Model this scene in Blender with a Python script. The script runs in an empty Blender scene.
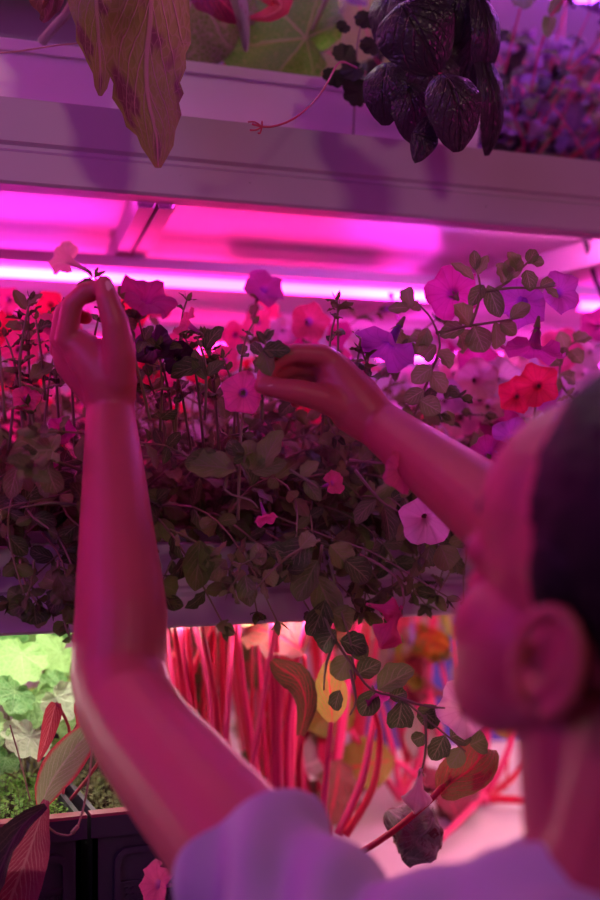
import bpy, math, random
from mathutils import Vector, Matrix, noise
V = Vector
PI = math.pi
S = bpy.context.scene
COL = S.collection

# ------------------------------------------------------------------ camera
CZ = 1.55                      # eye height above the floor
YAW = math.radians(21.6)
PIT = math.radians(1.05)
F = 1250.0
fwd = V((math.sin(YAW)*math.cos(PIT), math.cos(YAW)*math.cos(PIT), math.sin(PIT)))
rgt = V((math.cos(YAW), -math.sin(YAW), 0))
upv = rgt.cross(fwd)
CAM = V((0, 0, CZ))

def ray(px, py):
    return fwd + rgt*((px-300)/F) + upv*((450-py)/F)
def W(px, py, d):              # a point seen at a place, at a distance along the view
    return CAM + ray(px, py)*d
def WY(px, py, Y):             # the same on the vertical plane at depth Y of the rack
    r = ray(px, py)
    return CAM + r*(Y/r.y)
def WZ(px, py, z):
    r = ray(px, py)
    return CAM + r*((z-CZ)/r.z)

cd = bpy.data.cameras.new('camera'); cam = bpy.data.objects.new('camera', cd); COL.objects.link(cam)
cam.matrix_world = Matrix((( rgt.x, upv.x, -fwd.x, 0), (rgt.y, upv.y, -fwd.y, 0), (rgt.z, upv.z, -fwd.z, CZ), (0, 0, 0, 1)))
cd.sensor_fit = 'VERTICAL'; cd.sensor_height = 36; cd.sensor_width = 24; cd.lens = 36*F/900
cd.clip_start = .02
cd.dof.use_dof = True; cd.dof.focus_distance = 1.2; cd.dof.aperture_fstop = 2.6
S.camera = cam

# ------------------------------------------------------------------ mesh helpers
class MB:
    def __init__(s): s.v = []; s.f = []; s.uv = []; s.t = []
    def grid(s, rows, uvs=None, tint=.5, close=False):
        n0 = len(s.v); R = len(rows); C_ = len(rows[0])
        for i, r in enumerate(rows):
            for j, p in enumerate(r):
                s.v.append(p); s.t.append(tint)
        for i in range(R-1):
            for j in range(C_ if close else C_-1):
                k = (j+1) % C_
                s.f.append((n0+i*C_+j, n0+i*C_+k, n0+(i+1)*C_+k, n0+(i+1)*C_+j))
                if uvs: s.uv.append((uvs(i, j), uvs(i, j+1), uvs(i+1, j+1), uvs(i+1, j)))
                else: s.uv.append(((j/C_, i/R), ((j+1)/C_, i/R), ((j+1)/C_, (i+1)/R), (j/C_, (i+1)/R)))
        return n0
    def face(s, idx):
        s.f.append(tuple(idx)); s.uv.append(tuple((0, 0) for _ in idx))
    def box(s, a, b, tint=.5):
        a = V(a); b = V(b); n = len(s.v)
        for z in (a.z, b.z):
            for x, y in ((a.x, a.y), (b.x, a.y), (b.x, b.y), (a.x, b.y)):
                s.v.append(V((x, y, z))); s.t.append(tint)
        for q in ((3, 2, 1, 0), (4, 5, 6, 7), (0, 1, 5, 4), (1, 2, 6, 5), (2, 3, 7, 6), (3, 0, 4, 7)): s.face([n+i for i in q])
    def prism(s, prof, x0, x1):           # profile in (y, z), extruded along x
        n = len(s.v); m = len(prof)
        for x in (x0, x1):
            for y, z in prof: s.v.append(V((x, y, z))); s.t.append(.5)
        for i in range(m):
            k = (i+1) % m
            s.face((n+i, n+k, n+m+k, n+m+i))
        s.face([n+m-1-i for i in range(m)]); s.face([n+m+i for i in range(m)])
    def tube(s, pts, rad, seg=6, tint=.5, sub=3, cap=True):
        pts = smooth(pts, sub) if sub > 1 and len(pts) > 2 else [V(p) for p in pts]
        n = len(pts); rows = []
        nr = None
        for i, p in enumerate(pts):
            t = (pts[min(i+1, n-1)]-pts[max(i-1, 0)]).normalized()
            if nr is None:
                nr = t.orthogonal().normalized()
            nr = (nr - t*nr.dot(t)).normalized(); b = t.cross(nr)
            f = i/(n-1)
            r = rad(f) if callable(rad) else (rad[0]*(1-f)+rad[1]*f if isinstance(rad, tuple) else rad)
            rows.append([p + (nr*math.cos(a)+b*math.sin(a))*r for a in [2*PI*k/seg for k in range(seg)]])
        n0 = s.grid(rows, None, tint, True)
        if cap:
            s.face([n0+seg-1-k for k in range(seg)]); e = n0+(n-1)*seg; s.face([e+k for k in range(seg)])
    def ball(s, c, r, seg=8, tint=.5):
        c = V(c); r = V((r, r, r)) if not hasattr(r, '__len__') else V(r)
        rows = []
        for i in range(seg+1):
            th = PI*i/seg
            th = min(max(th, .02), PI-.02)
            rows.append([c+V((r.x*math.sin(th)*math.cos(a), r.y*math.sin(th)*math.sin(a), -r.z*math.cos(th))) for a in [2*PI*k/(seg*2) for k in range(seg*2)]])
        n0 = s.grid(rows, None, tint, True)
        s.face([n0+seg*2-1-k for k in range(seg*2)]); e = n0+seg*seg*2; s.face([e+k for k in range(seg*2)])
    def build(s, name, mat, parent=None, smooth_=True, solid=0, bevel=0):
        o0 = origin(parent) if parent else V((0, 0, 0))
        me = bpy.data.meshes.new(name)
        me.from_pydata([v-o0 for v in s.v], [], s.f)
        ul = me.uv_layers.new(name='UVMap')
        flat = []
        for q in s.uv:
            for c in q: flat += [c[0], c[1]]
        ul.data.foreach_set('uv', flat)
        at = me.attributes.new('tint', 'FLOAT', 'POINT'); at.data.foreach_set('value', s.t)
        me.update()
        if smooth_: me.polygons.foreach_set('use_smooth', [True]*len(me.polygons))
        me.materials.append(mat)
        o = bpy.data.objects.new(name, me); COL.objects.link(o)
        if parent: o.parent = parent
        if solid:
            m = o.modifiers.new('t', 'SOLIDIFY'); m.thickness = solid; m.offset = 0
        if bevel:
            m = o.modifiers.new('b', 'BEVEL'); m.width = bevel; m.segments = 2; m.limit_method = 'ANGLE'
        return o

def origin(o):
    p = V((0, 0, 0))
    while o: p += V(o.location); o = o.parent
    return p

def smooth(pts, sub):
    pts = [V(p) for p in pts]; out = []
    n = len(pts)
    for i in range(n-1):
        p0 = pts[max(i-1, 0)]; p1 = pts[i]; p2 = pts[i+1]; p3 = pts[min(i+2, n-1)]
        for k in range(sub):
            t = k/sub
            out.append(.5*((2*p1)+(p2-p0)*t+(2*p0-5*p1+4*p2-p3)*t*t+(3*p1-p0-3*p2+p3)*t**3))
    out.append(pts[-1]); return out

def tag(o, label=None, cat=None, group=None, kind=None):
    if label: o['label'] = label
    if cat: o['category'] = cat
    if group: o['group'] = group
    if kind: o['kind'] = kind
    return o
def thing(name, loc, label, cat, group=None):
    o = bpy.data.objects.new(name, None); COL.objects.link(o); o.location = V(loc); o.empty_display_size = .02
    return tag(o, label, cat, group)

# ------------------------------------------------------------------ materials
def mat(name):
    m = bpy.data.materials.new(name); m.use_nodes = True
    nt = m.node_tree; nt.nodes.clear()
    out = nt.nodes.new('ShaderNodeOutputMaterial')
    return m, nt, out
class N:
    def __init__(s, nt): s.nt = nt
    def __call__(s, typ, **kw):
        n = s.nt.nodes.new('ShaderNode'+typ)
        for k, v in kw.items():
            if k.startswith('i_'):
                key = k[2:].replace('_', ' ')
                s.set(n.inputs[int(key) if key.isdigit() else key], v)
            else: setattr(n, k, v)
        return n
    def set(s, inp, v):
        if hasattr(v, 'outputs'): v = v.outputs[0]
        if isinstance(v, bpy.types.NodeSocket): s.nt.links.new(v, inp)
        else: inp.default_value = v
    def math(s, op, a, b=0.0, c=None):
        n = s.nt.nodes.new('ShaderNodeMath'); n.operation = op
        s.set(n.inputs[0], a); s.set(n.inputs[1], b)
        if c is not None: s.set(n.inputs[2], c)
        return n.outputs[0]
    def mix(s, f, a, b):
        n = s.nt.nodes.new('ShaderNodeMix'); n.data_type = 'RGBA'
        s.set(n.inputs[0], f); s.set(n.inputs[6], a if not isinstance(a, tuple) else (*a, 1)[:4]); s.set(n.inputs[7], b if not isinstance(b, tuple) else (*b, 1)[:4])
        return n.outputs[2]
    def sstep(s, x, a, b):
        n = s.nt.nodes.new('ShaderNodeMapRange'); n.interpolation_type = 'SMOOTHSTEP'
        s.set(n.inputs[0], x); n.inputs[1].default_value = a; n.inputs[2].default_value = b
        return n.outputs[0]

def simple(name, col, rough=.5, spec=.5, metal=0, noise_amt=0, nscale=20, bump=0, bscale=200, speck=0):
    m, nt, out = mat(name); n = N(nt)
    p = n('BsdfPrincipled', i_Roughness=rough, i_Metallic=metal)
    if name == 'skin': p.inputs['Subsurface Weight'].default_value = .35; p.inputs['Subsurface Radius'].default_value = (1, .25, .15); p.inputs['Subsurface Scale'].default_value = .012
    p.inputs['Specular IOR Level'].default_value = spec
    tc = n('TexCoord'); c = (*col, 1)
    if noise_amt or speck:
        nz = n('TexNoise', i_Vector=tc.outputs['Object'], i_Scale=nscale, i_Detail=5.0)
        c = n.mix(n.math('MULTIPLY', nz.outputs[0], noise_amt), (*col, 1), (col[0]*.45, col[1]*.45, col[2]*.45, 1))
        if speck:
            sp = n('TexNoise', i_Vector=tc.outputs['Object'], i_Scale=130.0, i_Detail=2.0)
            c = n.mix(n.sstep(sp.outputs[0], .755, .79), c, (col[0]*.12, col[1]*.1, col[2]*.1, 1))
    n.set(p.inputs['Base Color'], c)
    if bump:
        b = n('TexNoise', i_Vector=tc.outputs['Object'], i_Scale=float(bscale), i_Detail=4.0)
        bp = n('Bump', i_Strength=bump, i_Distance=.002, i_Height=b.outputs[0]); n.set(p.inputs['Normal'], bp)
    nt.links.new(p.outputs[0], out.inputs[0]); return m

def leafmat(name, base, alt, vein, trans=.35, rough=.55, nveins=6, slope=.35, vw=.10, edge=None, pucker=.4, blotch=None, tcol=None, spec=.35):
    m, nt, out = mat(name); n = N(nt)
    tc = n('TexCoord'); sep = n('SeparateXYZ', i_Vector=tc.outputs['UV'])
    at = n('Attribute', attribute_name='tint')
    u, v = sep.outputs[0], sep.outputs[1]
    a = n.math('MULTIPLY', n.math('ABSOLUTE', n.math('SUBTRACT', u, .5)), 2.0)
    mid = n.math('SUBTRACT', 1.0, n.sstep(a, .03, .09))
    nz = n('TexNoise', i_Vector=tc.outputs['UV'], i_Scale=5.0, i_Detail=4.0)
    w = n.math('MULTIPLY', n.math('SUBTRACT', nz.outputs[0], .5), .12)
    t = n.math('FRACT', n.math('ADD', n.math('MULTIPLY', n.math('ADD', v, w), float(nveins)), n.math('MULTIPLY', a, -slope*nveins)))
    tt = n.math('ABSOLUTE', n.math('SUBTRACT', t, .5))
    side = n.math('MULTIPLY', n.math('SUBTRACT', 1.0, n.sstep(tt, vw*.35, vw)), n.math('SUBTRACT', 1.0, n.sstep(a, .5, 1.0)))
    vm = n.math('MAXIMUM', mid, side)
    vo = n('TexVoronoi', i_Vector=tc.outputs['UV'], i_Scale=float(nveins*3), feature='DISTANCE_TO_EDGE')
    small = n.math('MULTIPLY', n.math('SUBTRACT', 1.0, n.sstep(vo.outputs[0], .0, .10)), .35)
    vm2 = n.math('MAXIMUM', vm, small)
    n2 = n('TexNoise', i_Vector=tc.outputs['Object'], i_Scale=35.0, i_Detail=3.0)
    f = n.math('ADD', n.math('MULTIPLY', n2.outputs[0], .6), n.math('MULTIPLY', n.math('SUBTRACT', at.outputs['Fac'], .35), 1.0))
    c = n.mix(n.sstep(f, .1, .8), base, alt)
    if blotch:
        b = n('TexNoise', i_Vector=tc.outputs['UV'], i_Scale=2.6, i_Detail=3.0)
        c = n.mix(n.sstep(b.outputs[0], .5, .62), c, blotch)
    if edge: c = n.mix(n.sstep(a, .72, .95), c, edge)
    c = n.mix(n.math('MULTIPLY', vm2, .85), c, vein)
    p = n('BsdfPrincipled', i_Roughness=rough); n.set(p.inputs['Base Color'], c); p.inputs['Specular IOR Level'].default_value = spec
    hgt = n.math('ADD', n.math('MULTIPLY', vm, -1.0), n.math('MULTIPLY', vo.outputs[0], .8))
    bp = n('Bump', i_Strength=pucker, i_Distance=.002, i_Height=hgt); n.set(p.inputs['Normal'], bp)
    tr = n('BsdfTranslucent'); n.set(tr.inputs['Color'], c if not tcol else n.mix(.6, c, tcol))
    mx = n('MixShader', i_Fac=trans); nt.links.new(p.outputs[0], mx.inputs[1]); nt.links.new(tr.outputs[0], mx.inputs[2])
    nt.links.new(mx.outputs[0], out.inputs[0]); return m

def palmat(name, base, alt, vein, trans=.4, rough=.5, nv=9, vw=.30, pucker=.6, spec=.4):
    m, nt, out = mat(name); n = N(nt)
    tc = n('TexCoord'); sep = n('SeparateXYZ', i_Vector=tc.outputs['UV']); at = n('Attribute', attribute_name='tint')
    u, v = sep.outputs[0], sep.outputs[1]
    nz = n('TexNoise', i_Vector=tc.outputs['Object'], i_Scale=40.0, i_Detail=3.0)
    uw = n.math('ADD', u, n.math('MULTIPLY', n.math('SUBTRACT', nz.outputs[0], .5), .03))
    s1 = n.math('MULTIPLY', n.math('ABSOLUTE', n.math('SINE', n.math('MULTIPLY', uw, PI*nv))), n.math('ADD', v, .05))
    main = n.math('MULTIPLY', n.math('SUBTRACT', 1.0, n.sstep(s1, .03, vw*.4)), n.math('SUBTRACT', 1.15, v))
    vo = n('TexVoronoi', i_Vector=tc.outputs['Object'], i_Scale=170.0, feature='DISTANCE_TO_EDGE')
    small = n.math('MULTIPLY', n.math('SUBTRACT', 1.0, n.sstep(vo.outputs[0], .0, .12)), .45)
    vm = n.math('MAXIMUM', main, small)
    f = n.math('ADD', n.math('MULTIPLY', nz.outputs[0], .7), n.math('MULTIPLY', n.math('SUBTRACT', at.outputs['Fac'], .35), 1.0))
    c = n.mix(n.math('MULTIPLY', vm, .8), n.mix(n.sstep(f, .1, .8), base, alt), vein)
    p = n('BsdfPrincipled', i_Roughness=rough); n.set(p.inputs['Base Color'], c); p.inputs['Specular IOR Level'].default_value = spec
    hgt = n.math('ADD', n.math('MULTIPLY', main, -1.5), n.math('MULTIPLY', vo.outputs[0], 1.2))
    bp = n('Bump', i_Strength=pucker, i_Distance=.003, i_Height=hgt); n.set(p.inputs['Normal'], bp)
    tr = n('BsdfTranslucent'); n.set(tr.inputs['Color'], c)
    mx = n('MixShader', i_Fac=trans); nt.links.new(p.outputs[0], mx.inputs[1]); nt.links.new(tr.outputs[0], mx.inputs[2])
    nt.links.new(mx.outputs[0], out.inputs[0]); return m

def petalmat(name, col, throat, trans=.5, vein=None):
    m, nt, out = mat(name); n = N(nt)
    tc = n('TexCoord'); sep = n('SeparateXYZ', i_Vector=tc.outputs['UV'])
    u, v = sep.outputs[0], sep.outputs[1]
    ve = vein or (col[0]*.55, col[1]*.4, col[2]*.5)
    s1 = n.math('ABSOLUTE', n.math('SINE', n.math('MULTIPLY', u, PI*15)))
    vm = n.math('MULTIPLY', n.math('SUBTRACT', 1.0, n.sstep(s1, .0, .35)), .35)
    nz = n('TexNoise', i_Vector=tc.outputs['UV'], i_Scale=9.0, i_Detail=3.0)
    c = n.mix(n.math('MULTIPLY', nz.outputs[0], .35), col, ve)
    c = n.mix(vm, c, ve)
    c = n.mix(n.sstep(v, .47, .30), c, throat)
    d = n('BsdfPrincipled', i_Roughness=.6); n.set(d.inputs['Base Color'], c); d.inputs['Specular IOR Level'].default_value = .2
    bp = n('Bump', i_Strength=.35, i_Distance=.002, i_Height=s1); n.set(d.inputs['Normal'], bp)
    tr = n('BsdfTranslucent'); n.set(tr.inputs['Color'], c)
    mx = n('MixShader', i_Fac=trans); nt.links.new(d.outputs[0], mx.inputs[1]); nt.links.new(tr.outputs[0], mx.inputs[2])
    nt.links.new(mx.outputs[0], out.inputs[0]); return m

def emit(name, col, strength, col2=None, seg=9.0):
    m, nt, out = mat(name); n = N(nt)
    e = n('Emission', i_Strength=strength); c = (*col, 1)
    if col2:      # rows of red and blue diodes behind the cover
        tc = n('TexCoord'); sp = n('SeparateXYZ', i_Vector=tc.outputs['Object'])
        w = n.math('SINE', n.math('MULTIPLY', sp.outputs[0], seg))
        c = n.mix(n.sstep(w, -.2, .9), (*col, 1), (*col2, 1))
    n.set(e.inputs['Color'], c); nt.links.new(e.outputs[0], out.inputs[0]); return m

M = {}
M['rack'] = simple('rack_enamel', (.62, .56, .60), .38, .4, noise_amt=.25, nscale=9, speck=1)
M['panel'] = simple('panel_enamel', (.85, .78, .82), .28, .5, noise_amt=.15, nscale=5)
M['wall'] = simple('wall_paint', (.5, .45, .5), .7)
M['floor'] = simple('floor_concrete', (.3, .29, .3), .6, noise_amt=.5, nscale=6)
M['tray'] = simple('white_tray_plastic', (.85, .8, .83), .3, .5, noise_amt=.1)
M['liner'] = simple('white_tray_liner', (.9, .86, .88), .35, .5, noise_amt=.25, nscale=14)
M['housing'] = simple('lamp_housing', (.75, .7, .74), .4)
M['cable'] = simple('black_rubber', (.02, .02, .025), .5)
M['crate'] = simple('black_crate_plastic', (.045, .035, .055), .42, .5, noise_amt=.3, bump=.1)
M['cratered'] = simple('crate_red_rim', (.35, .03, .08), .4)
M['bluecrate'] = simple('blue_crate_plastic', (.10, .09, .55), .4)
M['soil'] = simple('potting_soil', (.05, .03, .02), .95, .1, noise_amt=.6, nscale=60, bump=1, bscale=90)
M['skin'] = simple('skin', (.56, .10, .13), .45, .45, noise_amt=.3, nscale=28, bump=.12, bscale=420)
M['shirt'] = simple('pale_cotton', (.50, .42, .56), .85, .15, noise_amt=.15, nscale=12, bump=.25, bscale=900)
M['jeans'] = simple('dark_denim', (.04, .05, .10), .85, .1, noise_amt=.3)
M['shoe'] = simple('white_shoe', (.6, .6, .6), .6)
M['hair'] = simple('dark_hair', (.012, .006, .009), .6, .2, bump=.6, bscale=160)
M['brow'] = simple('eyebrow_hair', (.03, .015, .012), .7)
M['eye'] = simple('eye_white', (.7, .65, .65), .2)
M['lip'] = simple('lips', (.5, .18, .17), .4)
M['nail'] = simple('finger_nail', (.72, .42, .36), .25, .6)
OL = (.060, .110, .028); OL2 = (.20, .29, .07)
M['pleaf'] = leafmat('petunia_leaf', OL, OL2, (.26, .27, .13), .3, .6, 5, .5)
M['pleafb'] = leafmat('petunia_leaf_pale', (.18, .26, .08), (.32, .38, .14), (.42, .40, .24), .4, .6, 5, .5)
M['pstem'] = leafmat('petunia_stem', (.20, .20, .10), (.28, .24, .13), (.28, .24, .13), .1, .6, 1, .0)
M['calyx'] = M['pstem']
M['pk'] = petalmat('petal_pink', (.86, .15, .34), (.50, .10, .45))
M['pale'] = petalmat('petal_pale_pink', (.92, .58, .62), (.8, .45, .5), vein=(.72, .28, .38))
M['mag'] = petalmat('petal_magenta', (.65, .06, .35), (.42, .04, .30))
M['pur'] = petalmat('petal_purple', (.55, .12, .50), (.28, .06, .42))
M['dark'] = petalmat('petal_dark_plum', (.06, .01, .06), (.03, 0, .03), .15)
M['red'] = petalmat('petal_red', (.85, .04, .12), (.55, .03, .08))
M['whi'] = petalmat('petal_white', (.88, .74, .85), (.8, .62, .75))
M['old'] = leafmat('wilting_squash_leaf', (.22, .20, .05), (.36, .29, .08), (.55, .26, .26), .35, .55, 5, .75, .09, blotch=(.22, .06, .09), pucker=.8)
M['big'] = palmat('broad_green_leaf', (.09, .28, .02), (.18, .42, .04), (.60, .50, .20), .5, .5, 7)
M['bigp'] = palmat('broad_pale_leaf', (.30, .38, .08), (.38, .44, .12), (.6, .55, .3), .5, .5, 7)
M['pv'] = palmat('pink_veined_leaf', (.16, .20, .06), (.28, .26, .10), (.80, .30, .55), .4, .5, 9)
M['purvein'] = leafmat('purple_veined_leaf', (.16, .17, .08), (.28, .24, .14), (.65, .25, .45), .35, .5, 4, .8, .08)
M['basil'] = leafmat('purple_basil_leaf', (.034, .026, .034), (.070, .045, .060), (.022, .014, .018), .1, .34, 5, .7, .12, pucker=1.0, spec=.6)
M['brown'] = leafmat('brown_dry_leaf', (.20, .06, .07), (.30, .10, .10), (.35, .15, .15), .3, .7, 4, .5)
M['rose'] = leafmat('small_dark_leaflet', (.05, .07, .03), (.09, .11, .05), (.03, .04, .02), .2, .6, 5, .6, pucker=.7)
M['straw'] = palmat('scalloped_green_leaf', (.10, .30, .07), (.30, .52, .16), (.50, .75, .32), .3, .45, 9)
M['strawb'] = palmat('scalloped_mottled_leaf', (.28, .46, .18), (.58, .70, .42), (.8, .85, .65), .3, .45, 9)
M['herbl'] = palmat('yellowish_round_leaf', (.25, .50, .05), (.50, .68, .12), (.6, .75, .3), .3, .5, 9)
M['beetm'] = leafmat('olive_red_beet_leaf', (.16, .17, .05), (.34, .20, .07), (.80, .04, .10), .3, .4, 6, .7, .09, blotch=(.38, .05, .06), pucker=1.2)
M['violet'] = leafmat('violet_amaranth_leaf', (.16, .07, .22), (.30, .14, .36), (.5, .2, .5), .3, .4, 5, .6)
M['herb'] = leafmat('thyme_leaf', (.12, .35, .03), (.30, .58, .08), (.35, .6, .15), .3, .5, 1, 0)
M['redleaf'] = leafmat('red_leaf', (.45, .02, .05), (.65, .05, .08), (.9, .25, .3), .45, .4, 7, .5, .10, pucker=.8)
M['mottle'] = leafmat('red_edged_leaf', (.32, .36, .16), (.42, .42, .22), (.6, .5, .38), .4, .5, 9, .5, .10, edge=(.75, .05, .09), pucker=.9)
M['netleaf'] = leafmat('red_netted_leaf', (.42, .03, .10), (.55, .06, .14), (.75, .3, .36), .35, .45, 14, .4, .16, pucker=.8)
M['darkleaf'] = leafmat('dark_withered_leaf', (.05, .03, .03), (.09, .06, .04), (.16, .08, .08), .15, .6, 6, .5)
M['beet'] = leafmat('beet_leaf', (.06, .12, .03), (.16, .10, .05), (.75, .03, .10), .3, .45, 6, .7, .09, pucker=1.0)
M['beetg'] = leafmat('bright_beet_leaf', (.20, .38, .04), (.38, .48, .08), (.85, .04, .10), .5, .4, 6, .7, .09, pucker=1.0)
M['beetr'] = leafmat('dark_red_beet_leaf', (.18, .02, .05), (.30, .04, .08), (.6, .04, .12), .3, .45, 6, .7, .09, pucker=1.0)
M['beeto'] = leafmat('yellowing_beet_leaf', (.75, .30, .03), (.8, .5, .05), (.85, .06, .10), .45, .45, 6, .7, .09, blotch=(.7, .08, .06), pucker=1.0)
M['wither'] = leafmat('grey_withered_leaf', (.34, .33, .26), (.46, .42, .36), (.6, .5, .46), .25, .7, 7, .5, .1, pucker=1.0, blotch=(.32, .16, .18))
M['stalk'] = simple('beet_stalk', (.75, .012, .07), .3, .5, noise_amt=.45, nscale=30)
M['stalkp'] = simple('pink_beet_stalk', (.88, .05, .22), .32, .5, noise_amt=.35, nscale=30)
M['drystem'] = simple('dry_stem', (.35, .2, .13), .7)
M['redstem'] = simple('red_stem', (.6, .08, .12), .5)

# ------------------------------------------------------------------ leaves
PROF = {
 'ovate': [.03, .52, .80, .95, 1, .97, .88, .72, .48, .04],
 'lance': [0, .3, .6, .85, 1, .97, .8, .55, .28, .01],
 'round': [.1, .62, .9, 1, 1.02, 1, .93, .78, .5, .05],
 'heart': [.5, .95, 1.08, 1.05, .98, .85, .68, .47, .24, .01],
 'spoon': [.06, .1, .22, .6, .9, 1, .98, .82, .5, .08],
}
def ribbon(mb, spine, widths, nrm, cup=.15, ruf=0, k=3, seg=6, tint=.5, scal=0):
    """a leaf blade: spine points, half-widths, a normal hint"""
    n = len(spine); rows = []; ph = random.random()*6
    for i, p in enumerate(spine):
        t = (spine[min(i+1, n-1)]-spine[max(i-1, 0)])
        if t.length < 1e-7: t = V((0, 0, 1))
        t.normalize(); s = t.cross(nrm)
        if s.length < 1e-4: s = t.orthogonal()
        s.normalize(); q = s.cross(t)
        w = widths[i]; row = []
        for j in range(seg+1):
            u = -1+2*j/seg
            ww = w*(1+scal*math.sin(i*2.9+1)*(abs(u) > .9))
            h = cup*w*abs(u)**1.4 + ruf*w*abs(u)**2*math.sin(k*i*6.28/n*1.0+ph+(2 if u > 0 else 0))
            row.append(p+s*(ww*u)+q*h)
        rows.append(row)
    mb.grid(rows, lambda i, j: (j/seg, i/(n-1)), tint)
def leaf(mb, base, d, nrm, L, w, kind='ovate', droop=.3, cup=.15, ruf=.08, seg=4, tint=None, n=None, scal=0, k=3):
    prof = PROF[kind]; n = n or 7
    d = V(d).normalized(); nrm = V(nrm).normalized(); nrm = (nrm-d*nrm.dot(d))
    if nrm.length < .05: nrm = d.orthogonal()
    nrm.normalize()
    sp = []; wd = []
    p = V(base)
    for i in range(n):
        f = i/(n-1)
        a = droop*f*1.5
        sp.append(V(p)); p = p+(d*math.cos(a)-nrm*math.sin(a))*(L/(n-1))
        x = f*(len(prof)-1); a0 = int(x); b0 = min(a0+1, len(prof)-1)
        wd.append(w*(prof[a0]*(1-x+a0)+prof[b0]*(x-a0)))
    ribbon(mb, sp, wd, nrm, cup, ruf, k, seg, random.random() if tint is None else tint, scal)

def disc_leaf(mb, c, nrm, d, R, lobes=9, amp=.1, wav=.08, cupz=.15, rings=4, seg=36, tint=None, lob=0, notch=.45):
    """a round scalloped or lobed blade whose stalk meets it at the notch"""
    nrm = V(nrm).normalized(); d = V(d); d = (d-nrm*d.dot(nrm)).normalized(); s = nrm.cross(d)
    tint = random.random() if tint is None else tint
    base = V(c)-d*R*.55; rows = []; ph = random.random()*6
    uvr = []; seg = max(seg, lobes*8)
    for i in range(rings+1):
        f = i/rings; row = []; ur = []
        for j in range(seg+1):
            th = -PI+2*PI*j/seg
            r = R*(1+.5*math.cos(th))*(.78)
            r *= 1+amp*abs(math.sin(lobes*th/2))-amp*.5 + lob*math.cos(5*th)
            if abs(th) > PI-notch: r *= .5+.4*(PI-abs(th))/notch
            x = math.cos(th)*r*f+.0; y = math.sin(th)*r*f*1.15
            z = cupz*R*f*f + wav*R*f*math.sin(lobes*th*.5+ph)*f
            row.append(base+d*x+s*y+nrm*z)
            ur.append((j/seg, f))
        rows.append(row); uvr.append(ur)
    mb.grid(rows, lambda i, j: uvr[i][j], tint)

# ------------------------------------------------------------------ petunia flowers
def flower(parent, c, axis, R, m, tube=1.1, open_=1.0, ruf=.17, top=None, calyx=True, seg=25):
    """trumpet: c is the centre of the open face, axis points out of the throat"""
    a = V(axis).normalized(); x = a.orthogonal().normalized(); y = a.cross(x)
    ph = random.random()*6.28; Lt = R*tube
    prof = [(.09, -1), (.12, -.8), (.16, -.55), (.22, -.3), (.34, -.12), (.55*open_+.1, -.02), (.82*open_+.05, .03), (1.0*open_, .0), (1.07*open_, -.06*open_)]
    mb = MB(); rows = []
    for i, (r, z) in enumerate(prof):
        f = max(0, (i-3)/5); row = []
        for j in range(seg):
            th = 2*PI*j/seg
            lob = 1+.10*f*math.cos(5*th+ph)
            zz = z*(Lt if z < 0 and i < 5 else R) + ruf*R*f*f*math.sin(5*th+ph*2)+ruf*.7*R*f*math.sin(8*th+ph)+.02*R*random.uniform(-1, 1)*f
            rr = R*r*lob*(1+.04*random.uniform(-1, 1)*f)
            row.append(V(c)+x*rr*math.cos(th)+y*rr*math.sin(th)+a*zz)
        rows.append(row)
    mb.grid(rows, lambda i, j: (j/seg, i/8), random.random(), True)
    fo = mb.build('flower', M[m], parent)
    if calyx:
        b = V(c)-a*Lt; k = MB()
        k.tube([b-a*R*.35, b-a*R*.12, b+a*R*.05], (R*.05, R*.13), 6, sub=1)
        for q in range(5):
            th = q*1.257; dd = (x*math.cos(th)+y*math.sin(th))
            leaf(k, b-a*R*.05, a*1.0+dd*.5, dd, R*.45, R*.06, 'lance', -.2, seg=2, n=4)
        k.build('calyx', M['calyx'], fo)
    return fo
def wilted(parent, c, axis, L, m):
    """a closed or withered bloom hanging like a furled cone"""
    a = V(axis).normalized(); x = a.orthogonal().normalized(); y = a.cross(x)
    prof = [(.05, 0), (.07, .2), (.10, .4), (.15, .58), (.27, .72), (.36, .82), (.30, .95), (.16, 1.08), (.03, 1.2)]
    mb = MB(); rows = []; ph = random.random()*6
    for i, (r, z) in enumerate(prof):
        row = []
        for j in range(16):
            th = 2*PI*j/16
            rr = L*r*(1+.35*math.sin(4*th+ph+i*.3)*(i > 3))
            row.append(V(c)+x*rr*math.cos(th)+y*rr*math.sin(th)+a*L*(z+.06*math.sin(3*th+ph)*(i > 4)))
        rows.append(row)
    mb.grid(rows, lambda i, j: (j/16, .5+i/16), .5, True)
    fo = mb.build('flower', M[m], parent)
    k = MB()
    for q in range(5):
        th = q*1.257; dd = (x*math.cos(th)+y*math.sin(th))
        leaf(k, V(c)-a*L*.02, a+dd*.5, dd, L*.3, L*.035, 'lance', -.2, seg=2, n=4)
    k.build('calyx', M['calyx'], fo)
    return fo
# ------------------------------------------------------------------ the room
YF = 1.25                      # front plane of the rack
YB = 2.30                      # back plane
X0, X1 = -1.25, 2.35
def struct(name, mb, m):
    o = mb.build(name, m, None, False); o['kind'] = 'structure'; return o
b = MB(); b.box((-2.6, -2.6, -.05), (3.6, 2.75, 0)); struct('floor', b, M['floor'])
b = MB(); b.box((-2.6, 2.65, 0), (3.6, 2.75, 2.7)); struct('wall_back', b, M['wall'])
b = MB(); b.box((-2.7, -2.6, 0), (-2.6, 2.75, 2.7)); struct('wall_left', b, M['wall'])
b = MB(); b.box((3.6, -2.6, 0), (3.7, 2.75, 2.7)); struct('wall_right', b, M['wall'])

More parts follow.
